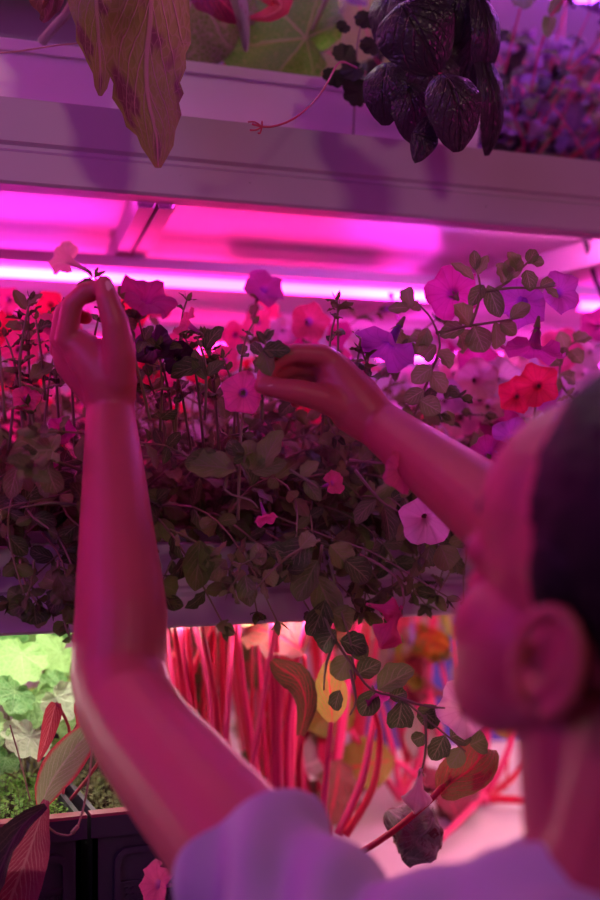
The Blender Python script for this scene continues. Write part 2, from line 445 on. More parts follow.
# ------------------------------------------------------------------ the rack
rack = thing('growing_rack', ((X0+X1)/2, YF, 0), 'grey-white metal growing rack carrying the three tiers of plants', 'shelf')
ZU = CZ+.286; ZL = CZ-.160; ZD = CZ-.49; ZT = CZ+.286+.62     # beam bottoms / lower deck top
def beam(zb, h=.086):
    b = MB()
    p = [(YF, zb+h), (YF, zb+h*.50), (YF+.005, zb+h*.46), (YF+.005, zb+h*.42), (YF-.001, zb+h*.37), (YF-.001, zb+.003), (YF+.002, zb), (YF+.034, zb), (YF+.034, zb+.003), (YF+.004, zb+.004),
         (YF+.012, zb+h*.4), (YF+.004, zb+h*.5), (YF+.004, zb+h-.004), (YF+.05, zb+h-.004), (YF+.05, zb+h), ]
    b.prism(p, X0, X1); return b
for z in (ZU, ZL, ZT): beam(z).build('front_beam', M['rack'], rack, False)
beam(ZD-.06).build('front_beam', M['rack'], rack, False)
for z in (ZU+.016, ZL+.016, ZT+.016):
    b = MB(); b.box((X0, YF+.036, z), (X1, YB, z+.012)); b.build('shelf_panel', M['panel'], rack, False)
b = MB(); b.box((X0, YF+.006, ZD-.012), (X1, YB, ZD)); b.build('shelf_panel', M['liner'], rack, False)
for z in (ZU, ZL, ZD-.06, ZT):
    b = MB(); b.box((X0, YB, z), (X1, YB+.03, z+.08)); b.build('rear_beam', M['rack'], rack, False)
for x in (X0-.05, X1):
    for y in (YF, YB-.02):
        b = MB(); b.box((x, y, 0), (x+.05, y+.05, 2.45)); b.build('upright_post', M['rack'], rack, False)
b = MB(); b.box((X0, 1.598, CZ+.268), (X1, 1.6115, CZ+.284)); b.build('lamp_rail', M['rack'], rack, False, bevel=.002)
# a pressed channel under the upper panel, slightly askew, and a wide side rail on the right
def channel(p0, p1, w, h):
    b = MB(); p0 = V(p0); p1 = V(p1); t = (p1-p0).normalized(); s = V((t.y, -t.x, 0)).normalized()
    rows = []
    for p in (p0, p1):
        rows.append([p-s*w, p-s*w*.8-V((0, 0, h)), p-s*w*.12-V((0, 0, h)), p-V((0, 0, h*.55)), p+s*w*.12-V((0, 0, h)), p+s*w*.8-V((0, 0, h)), p+s*w])
    b.grid(rows); return b
zp = ZU+.0162
a_ = WZ(147, 203, zp); c_ = WZ(134, 256, zp)
channel((a_.x-.005, a_.y-.06, zp), (c_.x, c_.y+.1, zp), .024, .018).build('cross_channel', M['rack'], rack, False, solid=.0015)
a_ = WZ(590, 244, zp); c_ = WZ(500, 276, zp)
b = MB(); b.box((a_.x-.02, YF+.05, zp-.034), (a_.x+.05, YB-.01, zp-.0005)); b.build('side_rail', M['rack'], rack, False)
b = MB(); b.box((-.75, YF+.05, zp-.034), (-.68, YB-.01, zp-.0005)); b.build('side_rail', M['rack'], rack, False)

# ------------------------------------------------------------------ grow lamps
def tube_lamp(x0, x1, y, z, m, label, group=None, r=.0065, hous=True):
    t = thing('grow_lamp', (x0, y, z), label, 'lamp', group)
    if hous:
        b = MB(); b.prism([(y-.010, z+.018), (y-.012, z+.014), (y-.007, z+.005), (y+.007, z+.005), (y+.012, z+.014), (y+.010, z+.018)], x0, x1)
        b.build('lamp_housing', M['housing'], t, False)
    for q in (x0, x1):
        b = MB(); b.tube([(q-.006, y, z-.002), (q+.006, y, z-.002)], r*1.35, 10, sub=1); b.build('end_cap', M['housing'], t, True)
    b = MB(); b.tube([(x0+.004, y, z-.004), (x1-.004, y, z-.004)], r, 12, sub=1, cap=False); b.build('lamp_tube', m, t, True)
    return t
PINK = (1, .018, .27); VIO = (.80, .03, .62)
E = 34
M['tubeA'] = emit('pink_diode_tube', PINK, E, VIO, 11)
M['tubeB'] = emit('violet_diode_tube', (1, .03, .28), 26, (.75, .03, .6), 8)
M['tubeW'] = emit('white_diode_tube', (1, .90, .80), 27)
M['tubeP'] = emit('rosy_diode_tube', (1, .70, .74), 50, (1, .24, .52), 6)
M['tubeQ'] = emit('soft_rosy_tube', (1, .30, .36), 26)
M['tubeU'] = emit('blue_violet_diode_tube', (.22, .05, 1), 13, (.9, .1, .7), 6)
y1 = 1.63; z1 = CZ+.262
xe = WY(441, 297, y1).x; xs = WY(574, 305, y1).x
tube_lamp(-.45, xe, y1, z1, M['tubeA'], 'long bright pink tube lamp under the upper shelf, crossing behind the raised hand')
tube_lamp(xs, 2.2, y1, z1, M['tubeA'], 'bright tube lamp at the right edge beside the black cable')
y2 = 2.12; z2 = CZ+.225
tube_lamp(-.4, WY(232, 336, y2).x, y2, z2, M['tubeA'], 'rear tube lamp seen low behind the left flowers')
tube_lamp(WY(375, 330, y2).x, WY(508, 346, y2).x, y2, z2, M['tubeA'], 'short rear tube lamp behind the purple bell flower and pale blooms')
tube_lamp(WY(545, 346, y2).x, 2.25, y2, z2, M['tubeB'], 'rear tube lamp behind the white blooms on the right')
tube_lamp(-.6, .57, 1.312, ZU+.0145, M['tubeB'], 'added slim pink fill tube hidden behind the left half of the upper front beam', r=.004, hous=False)  # unseen tube added to brighten the pink blooms on the left
M['tubeL'] = emit('lilac_fill_tube', (1, .13, .62), 95, (.45, .10, 1), 16)
tube_lamp(.59, 2.2, 1.312, ZU+.0145, M['tubeL'], 'added slim lilac fill tube hidden behind the right half of the upper front beam', r=.004, hous=False)  # unseen tube added to brighten the pale blooms and the panel at right
# lower tier: white lamps on the left, rosy ones on the right
tube_lamp(-.45, .42, 1.36, ZL-.002, M['tubeW'], 'white tube lamp under the middle shelf above the green strawberry-like leaves', r=.0065)
tube_lamp(-.45, .42, 1.85, ZL-.012, M['tubeW'], 'white rear tube lamp under the middle shelf on the left', r=.009)
tube_lamp(.46, 1.9, 1.36, ZL-.002, M['tubeP'], 'rosy tube lamp under the middle shelf above the beet stalks', r=.0065)
tube_lamp(.46, 1.9, 1.95, ZL-.012, M['tubeQ'], 'rosy rear tube lamp under the middle shelf at the back of the beets', r=.009)
# upper tier
tube_lamp(-.45, .80, 1.42, ZT-.012, M['tubeU'], 'blue-violet tube lamp above the top tier of plants', r=.012)
M['tubeV'] = emit('lilac_tube', (.80, .14, .80), 55, (.25, .10, 1), 14)
M['tubeS'] = emit('white_fill_tube', (1, .92, .7), 28)
tube_lamp(.83, 2.1, 1.42, ZT-.012, M['tubeV'], 'lilac tube lamp above the purple plants at the top right', r=.012)
tube_lamp(.05, .80, 1.70, ZT-.012, M['tubeS'], 'added soft white fill tube above the broad green leaves')  # unseen tube added because the broad green leaves came out dim
tube_lamp(-.45, .36, 1.30, ZT-.016, M['tubeQ'], 'added rosy front fill tube above the top tier of plants', r=.009)  # unseen tube added to give the white tray front a rosy glow
tube_lamp(.85, 2.1, 1.95, ZT-.012, M['tubeU'], 'violet rear tube lamp above the purple plants at the top right', r=.014)
# a supply pipe running behind the first lamp
b = MB(); b.tube([(X0, 1.80, CZ+.232), (X1, 1.80, CZ+.232)], .014, 12, sub=1)
o = b.build('supply_pipe', M['housing'], None, True); tag(o, 'pale horizontal pipe running behind the long tube lamp', 'pipe')
b = MB(); b.tube([WY(584, 238, 1.36), WY(590, 258, 1.37), WY(596, 282, 1.40), WY(604, 300, 1.42), (1.15, 1.5, CZ+.05), (1.3, 1.7, CZ-.06)], .0032, 8)
o = b.build('power_cable', M['cable'], None); tag(o, 'black power cable hanging under the shelf at the right edge', 'cable')

# added fill lights out of view, standing in for glow from racks across the aisle
def area(name, loc, tgt, size, col, power):
    ld = bpy.data.lights.new(name, 'AREA'); ld.shape = 'RECTANGLE'; ld.size = size[0]; ld.size_y = size[1]; ld.color = col; ld.energy = power
    o = bpy.data.objects.new(name, ld); COL.objects.link(o); o.location = V(loc)
    o.rotation_euler = (V(tgt)-V(loc)).to_track_quat('-Z', 'Y').to_euler(); return o
area('fill_light_left', (-1.1, -.2, 2.0), (.1, 1.1, 1.35), (.9, .4), (.50, .20, 1.0), 5.5)
area('fill_light_front', (-.75, .75, 2.15), (.3, .8, 1.45), (.6, .3), (.95, .03, .85), 3.2)
area('fill_light_high', (.6, -1.3, 2.5), (.5, 1.2, 1.4), (.35, .2), (1, .64, .54), 5.4)
area('fill_light_right', (2.3, .0, 1.9), (.6, .9, 1.4), (.6, .4), (1, .02, .45), 5.5)
wd = bpy.data.worlds.new('world'); S.world = wd; wd.use_nodes = True
wd.node_tree.nodes['Background'].inputs[0].default_value = (.55, .25, .5, 1); wd.node_tree.nodes['Background'].inputs[1].default_value = .025
S.view_settings.view_transform = 'Standard'; S.view_settings.look = 'None'; S.view_settings.exposure = 0; S.view_settings.gamma = 1
S.view_settings.use_curve_mapping = False
S.cycles.max_bounces = 6; S.cycles.diffuse_bounces = 3; S.cycles.glossy_bounces = 2; S.cycles.transmission_bounces = 3
S.cycles.sample_clamp_indirect = 4; S.cycles.caustics_reflective = False; S.cycles.caustics_refractive = False
S.cycles.use_denoising = True

# ------------------------------------------------------------------ trays and crates
def tray(name, x0, x1, y0, y1_, z0, h, m, label, cat='tray', soil=None, tilt=0, wall=.004):
    t = thing(name, ((x0+x1)/2, (y0+y1_)/2, z0), label, cat)
    b = MB(); f = .012
    outer = [(x0+f, y0+f), (x1-f, y0+f), (x1-f, y1_-f), (x0+f, y1_-f)]; top = [(x0, y0), (x1, y0), (x1, y1_), (x0, y1_)]
    rim = [(x0-.008, y0-.008), (x1+.008, y0-.008), (x1+.008, y1_+.008), (x0-.008, y1_+.008)]
    rim2 = [(x0-.008, y0-.008)]; 
    rows = [[V((x, y, z0+.001)) for x, y in outer], [V((x, y, z0+h)) for x, y in top], [V((x, y, z0+h)) for x, y in rim], [V((x, y, z0+h-.012)) for x, y in rim]]
    rows = [[V(((x0+x1)/2+(p.x-(x0+x1)/2)*.01, (y0+y1_)/2+(p.y-(y0+y1_)/2)*.01, z0+.001)) for p in rows[0]]]+rows
    b.grid(rows, None, .5, True)
    b.build('tray_body', m, t, False, solid=wall*.5, bevel=.002)
    if soil:
        s = MB(); g = []
        for i in range(13):
            g.append([V((x0+.006+(x1-x0-.012)*j/30, y0+.006+(y1_-y0-.012)*i/12, z0+soil+.006*noise.noise(V((j*.7, i*.7, x0))))) for j in range(31)])
        s.grid(g); so = s.build('soil', M['soil'], t); so['kind'] = 'stuff'
    return t
ZTP = ZU+.029                  # deck height of the top tier
ZMP = ZL+.029                  # deck height of the middle tier
tray('planting_tray', -.25, .775, 1.345, 2.0, ZTP, .145, M['tray'], 'white planting tray behind the upper beam on the left', soil=.09)
tray('planting_tray', .80, 1.65, 1.35, 2.1, ZTP, .06, M['tray'], 'low white planting tray under the purple plants at the top right', soil=.045)
tray('planting_tray', -.3, .60, 1.31, 1.95, ZMP, .07, M['tray'], 'planting tray buried under the dark petunia leaves on the left', soil=.06)
tray('planting_tray', .64, 1.6, 1.31, 1.95, ZMP, .07, M['tray'], 'planting tray holding the brightly lit petunias on the right', soil=.06)
def crate(x0, x1, y0, y1_, h, label, soil):
    z0 = ZD+.001
    t = thing('plastic_crate', ((x0+x1)/2, (y0+y1_)/2, z0), label, 'crate', 'black crates on the lower deck')
    b = MB()
    b.box((x0, y0, z0), (x1, y1_, z0+.004))
    for a, c in (((x0, y0, z0), (x1, y0+.005, z0+h)), ((x0, y1_-.005, z0), (x1, y1_, z0+h)), ((x0, y0, z0), (x0+.005, y1_, z0+h)), ((x1-.005, y0, z0), (x1, y1_, z0+h))): b.box(a, c)
    b.build('crate_body', M['crate'], t, False)
    b = MB()       # out-turned rim under the red edge
    b.prism([(y0-.010, z0+h-.002), (y0-.010, z0+h-.022), (y0-.006, z0+h-.022), (y0-.006, z0+h-.006), (y0+.004, z0+h-.004), (y0+.004, z0+h-.001)], x0-.004, x1+.004)
    b.build('rim', M['crate'], t, False)
    b = MB(); b.box((x0-.004, y0-.0105, z0+h-.002), (x1+.004, y0+.006, z0+h+.001)); b.build('red_edge', M['cratered'], t, False)
    # raised frame with rounded corners on the front, perforated panel inside
    b = MB(); fx0, fx1, fz0, fz1, r = x0+.02, x1-.012, z0+.012, z0+h-.036, .014
    rows = []
    for k in (0, 1, 2, 3):
        off = (.0, .0, .006, .006)[k]; yy = (y0, y0-.006, y0-.006, y0)[k]; ring = []
        for cx, cz, a0 in ((fx1-r, fz1-r, 0), (fx0+r, fz1-r, 1), (fx0+r, fz0+r, 2), (fx1-r, fz0+r, 3)):
            for q in range(5):
                a = (a0+q/4)*PI/2; ring.append(V((cx+(r-off)*math.cos(a), yy, cz+(r-off)*math.sin(a))))
        rows.append(ring)
    b.grid(rows, None, .5, True); b.build('front_frame', M['crate'], t, False)
    b = MB()
    zz = fz0+.012
    while zz < fz0+(fz1-fz0)*.62:
        xx = fx0+.012
        while xx < fx1-.01:
            b.box((xx, y0-.002, zz), (xx+.0026, y0+.0005, zz+.0026)); xx += .0062
        zz += .0062
    b.build('studs', M['crate'], t, False)
    b = MB(); b.box((fx0+.006, y0-.003, fz0+(fz1-fz0)*.68), (fx1-.006, y0+.0005, fz0+(fz1-fz0)*.70)); b.build('ridge', M['crate'], t, False)
    s = MB(); g = []
    for i in range(11):
        g.append([V((x0+.006+(x1-x0-.012)*j/20, y0+.006+(y1_-y0-.012)*i/10, z0+soil+.006*noise.noise(V((j*.7, i*.7, x0))))) for j in range(21)])
    s.grid(g); so = s.build('soil', M['soil'], t); so['kind'] = 'stuff'
    return t
YC = 1.21
cx = WY(87, 850, YC).x
HC = (WY(60, 817, YC).z-ZD)
crate(cx-.34, cx-.006, YC, YC+.44, HC, 'black crate with studded front below the green leafy plants', HC-.018)
crate(cx+.006, cx+.135, YC, YC+.44, HC, 'black crate with a red edge behind the raised upper arm', HC-.022)
# blue ribbed crate at the back of the beets
t = thing('ribbed_crate', (1.15, 2.15, ZD), 'blue ribbed plastic crate standing behind the pink beet stalks', 'crate')
b = MB(); xa, xb, ya = WY(395, 700, 2.0).x, WY(560, 700, 2.0).x, 2.0
zt = WY(440, 640, 2.0).z
b.box((xa, ya, ZD+.001), (xb, 2.28, zt)); b.build('crate_body', M['bluecrate'], t, False, bevel=.004)
b = MB(); x = xa+.01
while x < xb-.01: b.box((x, ya-.006, ZD+.02), (x+.005, ya, zt-.02)); x += .014
b.build('ribs', M['bluecrate'], t, False)
b = MB(); b.box((xa-.006, ya-.012, zt-.018), (xb+.006, ya, zt+.002)); b.build('rim', M['bluecrate'], t, False)
# ------------------------------------------------------------------ petunias of the middle tier
BT = ZL+.086
def grow(p, d, L, n, grav, wander, front=False):
    p = V(p); d = V(d).normalized(); out = [V(p)]; st = L/n
    for i in range(n):
        d = (d+V((random.gauss(0, wander), random.gauss(0, wander), random.gauss(0, wander)-grav*(.4+i/n)))).normalized()
        p = p+d*st
        if front:
            if p.z < BT+.012 and p.y > YF-.016:
                if p.y > YF+.04: p.z = BT+.012+random.random()*.01
                else: p.y = YF-.018-random.random()*.02
            if p.z < CZ-.145: break
        else:
            p.z = max(p.z, ZMP+.06)
        p.z = min(p.z, CZ+.20)
        out.append(V(p))
    return out
def leafy(lm, pts, size, every=1, kind='ovate', skip=1, seg=4, droop=.4, spread=.8):
    n = len(pts)
    for i in range(skip, n, every):
        t = (pts[i]-pts[i-1]).normalized(); o = t.orthogonal().normalized(); o = Matrix.Rotation(i*1.9+random.random(), 3, t) @ o
        f = 1-.45*(i/n)**2
        for sgn in (1, -1):
            if random.random() < .12: continue
            dd = t*.5+o*sgn*spread+V((0, 0, random.uniform(-.2, .3)))
            L = size*f*random.uniform(.7, 1.25)
            leaf(lm, pts[i], dd, t+V((0, 0, .6))+V((random.gauss(0, .3), random.gauss(0, .3), 0)), L, L*random.uniform(.26, .36), kind, random.uniform(0, droop*2), random.uniform(.05, .6)*random.choice((1, 1, -1)), .2, seg=seg, n=9)
    t = (pts[-1]-pts[-2]).normalized()
    for q in range(3):
        o = Matrix.Rotation(q*2.1, 3, t) @ t.orthogonal().normalized()
        leaf(lm, pts[-1], t+o*.5, o, size*.5, size*.13, kind, 0, .2, 0, seg=2, n=4)

def petunia(base, label, nst, L, front, cols, nfl, size=.036, group=None, lmat='pleaf', dirs=None, fr=.022, grav=.22):
    t = thing('petunia_plant', base, label, 'plant', group)
    lm, sm = MB(), MB(); tips = []
    for k in range(nst):
        a = random.uniform(0, 2*PI)
        if front and k % 3 != 2: d = V((random.uniform(-.7, .7), -1.0, random.uniform(.2, 1.5)))
        else: d = V((math.cos(a)*.8, math.sin(a)*.8, random.uniform(.5, 1.5)))
        n = 9
        pts = grow(V(base)+V((random.uniform(-.03, .03), random.uniform(-.03, .03), 0)), d, L*random.uniform(.6, 1.2), n, grav*random.uniform(.5, 1.3), .22, front)
        if len(pts) < 3: continue
        pp = smooth(pts, 2)
        sm.tube(pp, (.0017, .0008), 5, random.random(), sub=1)
        leafy(lm, pts, size)
        tips.append((pts[-1], (pts[-1]-pts[-2]).normalized()))
    lm.build('foliage', M[lmat], t); sm.build('stems', M['pstem'], t)
    if not nfl: return t
    tips.sort(key=lambda q: -q[0].z)
    for i, (p, d) in enumerate(tips[:nfl]):
        ax = (d+V((random.uniform(-.5, .5), random.uniform(-.8, .3), random.uniform(-.1, .6)))).normalized()
        R = fr*random.uniform(.8, 1.2)
        flower(t, p+ax*R*1.1, ax, R, random.choice(cols))
    return t

random.seed(11)
where = ['at the far left edge below the pink blooms', 'left of the raised forearm, over the beam', 'behind the raised forearm, over the beam', 'just right of the raised forearm, dark and hanging low',
         'in the middle, below the small pink star flower', 'under the right hand, draped over the beam', 'below the right forearm beside the pale pink bloom']
for i, px in enumerate((-25, 60, 140, 215, 290, 365, 425)):
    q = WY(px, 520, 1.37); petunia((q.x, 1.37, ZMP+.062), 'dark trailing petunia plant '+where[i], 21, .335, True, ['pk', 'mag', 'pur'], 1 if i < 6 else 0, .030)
wh2 = ['lit from above at the far left, behind the front row', 'behind the raised left hand with red and pink blooms', 'between the two hands with pink blooms', 'behind the right hand with pink and plum blooms']
for i, px in enumerate((10, 110, 205, 300)):
    q = WY(px, 480, 1.60); petunia((q.x, 1.60, ZMP+.062), 'bushy petunia plant '+wh2[i], 13, .25, False, ['pk', 'pk', 'red', 'mag', 'pale'], 5, .034, fr=.023, grav=.08)
wh3 = ['behind the leafy shoot, with pale lilac blooms', 'with red and white blooms left of the head', 'with bright violet blooms at the right edge']
for i, px in enumerate((420, 500, 585)):
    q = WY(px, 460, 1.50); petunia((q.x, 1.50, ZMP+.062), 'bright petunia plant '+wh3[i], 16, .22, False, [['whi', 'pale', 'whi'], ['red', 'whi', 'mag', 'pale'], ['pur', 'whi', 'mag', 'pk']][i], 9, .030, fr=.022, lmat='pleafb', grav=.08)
wh4 = ['at the back on the left under the rear lamp', 'at the back behind the raised hand', 'at the back between the hands', 'at the back behind the leafy shoot', 'at the back right corner']
for i, px in enumerate((30, 150, 270, 400, 530)):
    q = WY(px, 440, 1.86); petunia((q.x, 1.86, ZMP+.062), 'blurred flowering petunia plant '+wh4[i], 13, .25, False, ['pk', 'red', 'whi', 'pale', 'mag'], 9, .036, fr=.030, grav=.06)

# single shoots placed as in the photograph
def shoot(label, paths, d, root, flowers=(), leaves=(), size=.022, lmat='pleaf', r=(.0016, .0008), every=2, skip=1, cat='plant', name='petunia_shoot', group=None, ksub=3):
    """paths: lists of (px, py[, depth]); flowers: (px, py, depth, towards(px,py,depth), R, mat)"""
    t = thing(name, root, label, cat, group); sm, lm = MB(), MB()
    for P in paths:
        pts = [W(q[0], q[1], q[2] if len(q) > 2 else d) for q in P]
        pp = smooth(pts, ksub); sm.tube(pp, r, 6, random.random(), sub=1)
        if size: leafy(lm, pp, size, every, skip=skip, seg=4)
    for l in leaves:   # base px,py, tip px,py, half width px, [kind]
        dl = l[5] if len(l) > 5 else d
        a = W(l[0], l[1], dl); b_ = W(l[2], l[3], dl+(l[6] if len(l) > 6 else random.uniform(-.008, .008)))
        w = l[4]*dl/F; kind = l[7] if len(l) > 7 else 'ovate'
        nn = -fwd+rgt*random.uniform(-.5, .5)+upv*random.uniform(.0, .8)
        leaf(lm, a, b_-a, nn, (b_-a).length*1.03, w, kind, random.uniform(0, .7), random.uniform(.1, .6), .2, seg=6, n=12)
    sm.build('stem', M['pstem'], t)
    if lm.v: lm.build('foliage', M[lmat], t)
    for f in flowers:
        c = W(f[0], f[1], f[2]); to = W(*f[3])
        if len(f) > 6 and f[6] == 'w': wilted(t, c, to-c, (to-c).length, f[5])
        else: flower(t, c, to-c, f[4]*f[2]/F, f[5], tube=f[6] if len(f) > 6 else 1.1)
    return t
random.seed(5)
# the leafy shoot rising at the right
shoot('tall olive-leaved petunia shoot rising right of centre with purple blooms',
      [[(400, 455, 1.24), (418, 405, 1.22), (432, 370, 1.2), (440, 345, 1.2), (432, 320, 1.19), (420, 306, 1.19)],
       [(436, 333, 1.2), (462, 327, 1.19), (495, 322, 1.19), (520, 318, 1.18)],
       [(470, 327, 1.19), (478, 305, 1.19), (480, 285, 1.19), (476, 268, 1.2)],
       [(482, 292, 1.19), (510, 288, 1.19), (535, 288, 1.19), (556, 286, 1.18)],
       [(492, 291, 1.19), (508, 282, 1.19), (520, 270, 1.19), (532, 258, 1.18)]],
      1.19, W(400, 520, 1.26),
      flowers=[(385, 350, 1.2, (372, 372, 1.19), 30, 'pur'), (533, 352, 1.21, (522, 420, 1.2), 30, 'mag', .9), (520, 305, 1.23, (505, 330, 1.2), 25, 'pur'), (562, 292, 1.24, (575, 288, 1.22), 20, 'pur'), (451, 292, 1.26, (440, 280, 1.3), 25, 'mag', .8)],
      leaves=[(412, 308, 402, 282, 8), (410, 308, 388, 306, 7), (410, 308, 424, 303, 6), (428, 328, 418, 352, 8), (474, 280, 452, 262, 6), (476, 270, 474, 250, 6), (478, 275, 486, 254, 7), (484, 285, 470, 306, 8), (488, 285, 500, 318, 10),
              (505, 285, 502, 262, 10), (508, 280, 518, 256, 10), (520, 272, 510, 252, 8), (528, 264, 536, 248, 7), (530, 262, 544, 262, 6), (526, 270, 532, 290, 9), (470, 325, 455, 305, 12), (465, 328, 440, 335, 10), (458, 330, 468, 352, 14),
              (500, 322, 516, 334, 8), (510, 318, 530, 304, 8), (540, 287, 556, 278, 6), (545, 288, 560, 295, 5), (474, 326, 484, 352, 14), (495, 322, 500, 350, 9), (436, 345, 420, 360, 9), (438, 350, 452, 366, 10), (432, 368, 412, 380, 10),
              (430, 372, 446, 392, 10), (424, 390, 404, 402, 9), (420, 400, 440, 412, 11), (378, 395, 362, 385, 8), (378, 395, 372, 412, 8), (430, 345, 412, 332, 10)], size=0, lmat='pleafb')  # paler leaf material stands in for the light falling on this shoot
# the pinched trumpet in the raised hand
shoot('backlit pink trumpet flower pinched between the fingers of the raised hand',
      [[(104, 345, 1.12), (103, 310, 1.115), (98, 285, 1.11), (94, 276, 1.11)]], 1.11, W(104, 345, 1.12),
      flowers=[(63, 257, 1.11, (42, 245, 1.12), 17, 'pale', 2.0)],
      leaves=[(93, 277, 76, 284, 2.5), (93, 277, 86, 268, 2.5), (95, 277, 97, 265, 2.5), (95, 278, 106, 268, 2.5), (94, 280, 80, 280, 2)], size=0, name='petunia_bloom', cat='flower')
shoot('olive petunia tip poking out right of the raised thumb',
      [[(150, 420, 1.16), (135, 360, 1.15), (118, 322, 1.14), (122, 304, 1.135), (132, 294, 1.13)]], 1.14, W(150, 440, 1.18),
      leaves=[(122, 318, 114, 295, 7), (128, 300, 118, 286, 5), (130, 296, 160, 297, 3.5), (128, 300, 150, 306, 3), (128, 298, 134, 282, 4), (132, 298, 146, 288, 3), (122, 328, 132, 344, 8), (136, 320, 148, 310, 4), (124, 316, 134, 328, 8)], size=0)
shoot('pink trumpet bloom standing above the dark plum flower, right of the raised hand',
      [[(205, 420, 1.2), (206, 370, 1.18), (200, 345, 1.17), (196, 336, 1.17)]], 1.18, W(205, 450, 1.22),
      flowers=[(184, 322, 1.17, (172, 314, 1.165), 15, 'pk', 1.3)],
      leaves=[(205, 350, 218, 322, 9), (205, 365, 168, 372, 11), (206, 380, 192, 350, 7), (207, 376, 222, 360, 7), (208, 348, 196, 338, 4)], size=0)
random.seed(8)
shoot('dark plum petunia bloom right of the raised hand',
      [[(160, 430, 1.2), (162, 390, 1.19), (160, 360, 1.19)]], 1.19, W(160, 440, 1.2),
      flowers=[(152, 345, 1.19, (140, 330, 1.17), 20, 'dark', .6), (178, 356, 1.2, (186, 345, 1.18), 18, 'dark', .6)], size=.025)
shoot('bright pink petunia bloom with a violet throat held by the right hand',
      [[(238, 520, 1.17), (240, 450, 1.155), (243, 415, 1.15), (246, 400, 1.15)]], 1.15, W(238, 540, 1.2),
      flowers=[(243, 393, 1.13, (239, 397, 1.06), 20, 'pk', .5)],
      leaves=[(236, 470, 185, 460, 16), (262, 350, 290, 350, 11, 1.12), (264, 350, 270, 375, 10, 1.12), (240, 456, 228, 440, 8)], size=0)
shoot('petunia tip with narrow buds in front of the right hand',
      [[(262, 420, 1.14), (262, 385, 1.13), (264, 360, 1.125), (266, 340, 1.12)]], 1.125, W(262, 440, 1.15),
      leaves=[(264, 352, 290, 352, 11), (263, 355, 248, 340, 6), (265, 345, 258, 330, 4), (266, 342, 274, 330, 4), (264, 362, 250, 368, 8), (266, 340, 268, 324, 3)], size=0)
shoot('trailing petunia stem ending in a small pink star flower, in the dark centre',
      [[(205, 450, 1.17), (230, 462, 1.165), (225, 490, 1.16), (250, 500, 1.155), (258, 508, 1.15)]], 1.16, W(205, 430, 1.2),
      flowers=[(266, 520, 1.15, (272, 540, 1.14), 11, 'pk', 1.9)],
      leaves=[(225, 464, 186, 462, 15), (228, 462, 240, 446, 8), (252, 470, 246, 436, 13), (262, 470, 276, 428, 13), (252, 472, 286, 462, 10)], size=0)
shoot('pale pink petunia bloom turned outward below the right forearm',
      [[(355, 470, 1.18), (380, 500, 1.175), (400, 512, 1.17)]], 1.17, W(350, 460, 1.2),
      flowers=[(427, 520, 1.155, (440, 540, 1.08), 25, 'pale', .9)],
      leaves=[(376, 500, 350, 520, 9), (384, 505, 392, 540, 10), (440, 545, 452, 570, 14), (430, 545, 425, 570, 10)], size=0)
shoot('narrow pink petunia bloom seen edge on, touching the right forearm',
      [[(350, 460, 1.17), (380, 463, 1.14), (395, 462, 1.12)]], 1.15, W(350, 450, 1.18),
      flowers=[(404, 470, 1.09, (414, 474, 1.075), 21, 'pk', .8)], leaves=[(360, 460, 372, 446, 7)], size=0)
shoot('small pink bloom lying on the leaves at the centre right',
      [[(290, 470, 1.16), (310, 482, 1.155), (318, 488, 1.15)]], 1.16, W(290, 460, 1.18),
      flowers=[(335, 482, 1.15, (346, 478, 1.14), 12, 'pk', 1.5)], leaves=[(305, 480, 320, 500, 8), (300, 476, 318, 462, 8)], size=0)
shoot('small magenta blooms at the left above the curled leaves',
      [[(20, 470, 1.18), (35, 440, 1.17), (28, 405, 1.16)], [(60, 470, 1.18), (58, 450, 1.17), (60, 436, 1.16)]], 1.17, W(40, 480, 1.2),
      flowers=[(26, 398, 1.16, (22, 392, 1.1), 13, 'pk'), (61, 430, 1.16, (60, 420, 1.1), 13, 'mag'), (48, 462, 1.17, (46, 462, 1.1), 9, 'mag')], size=.022)
shoot('upright leafy petunia shoots at the left edge below the pink blooms',
      [[(25, 420, 1.17), (20, 380, 1.16), (22, 340, 1.15), (30, 300, 1.15)], [(45, 400, 1.17), (42, 360, 1.16), (36, 320, 1.15)], [(5, 420, 1.16), (2, 380, 1.15), (-2, 330, 1.15)]], 1.16, W(20, 440, 1.2),
      leaves=[(22, 330, 6, 322, 6), (28, 305, 40, 290, 6), (26, 310, 14, 290, 6), (38, 330, 52, 318, 8), (30, 378, 54, 366, 10)], size=.020, every=3)
shoot('pair of large curled pale green leaves at the left edge',
      [[(80, 470, 1.16), (50, 460, 1.14), (20, 462, 1.13)], [(78, 505, 1.15), (50, 503, 1.14), (20, 508, 1.13)]], 1.13, W(70, 480, 1.2),
      leaves=[(52, 450, 12, 450, 24, 1.12, -.03, 'heart'), (44, 460, 40, 425, 18, 1.12, .02), (52, 460, 30, 500, 14, 1.12), (48, 468, 56, 495, 12, 1.11), (18, 465, 8, 500, 10)], size=0, lmat='pleafb')
shoot('small crinkled green sprays dangling over the beam at the left',
      [[(20, 560, 1.16), (26, 585, 1.15), (38, 605, 1.14)], [(34, 560, 1.16), (32, 580, 1.15), (26, 600, 1.14)], [(58, 560, 1.16), (60, 590, 1.15), (66, 628, 1.14), (76, 645, 1.14)]], 1.14, W(40, 540, 1.2),
      leaves=[(32, 600, 10, 612, 13), (34, 605, 36, 625, 14), (22, 598, 8, 590, 9), (60, 585, 42, 575, 13), (62, 590, 50, 612, 14), (58, 575, 72, 600, 13), (64, 605, 78, 622, 10), (66, 600, 52, 590, 11)], size=.018, every=3)
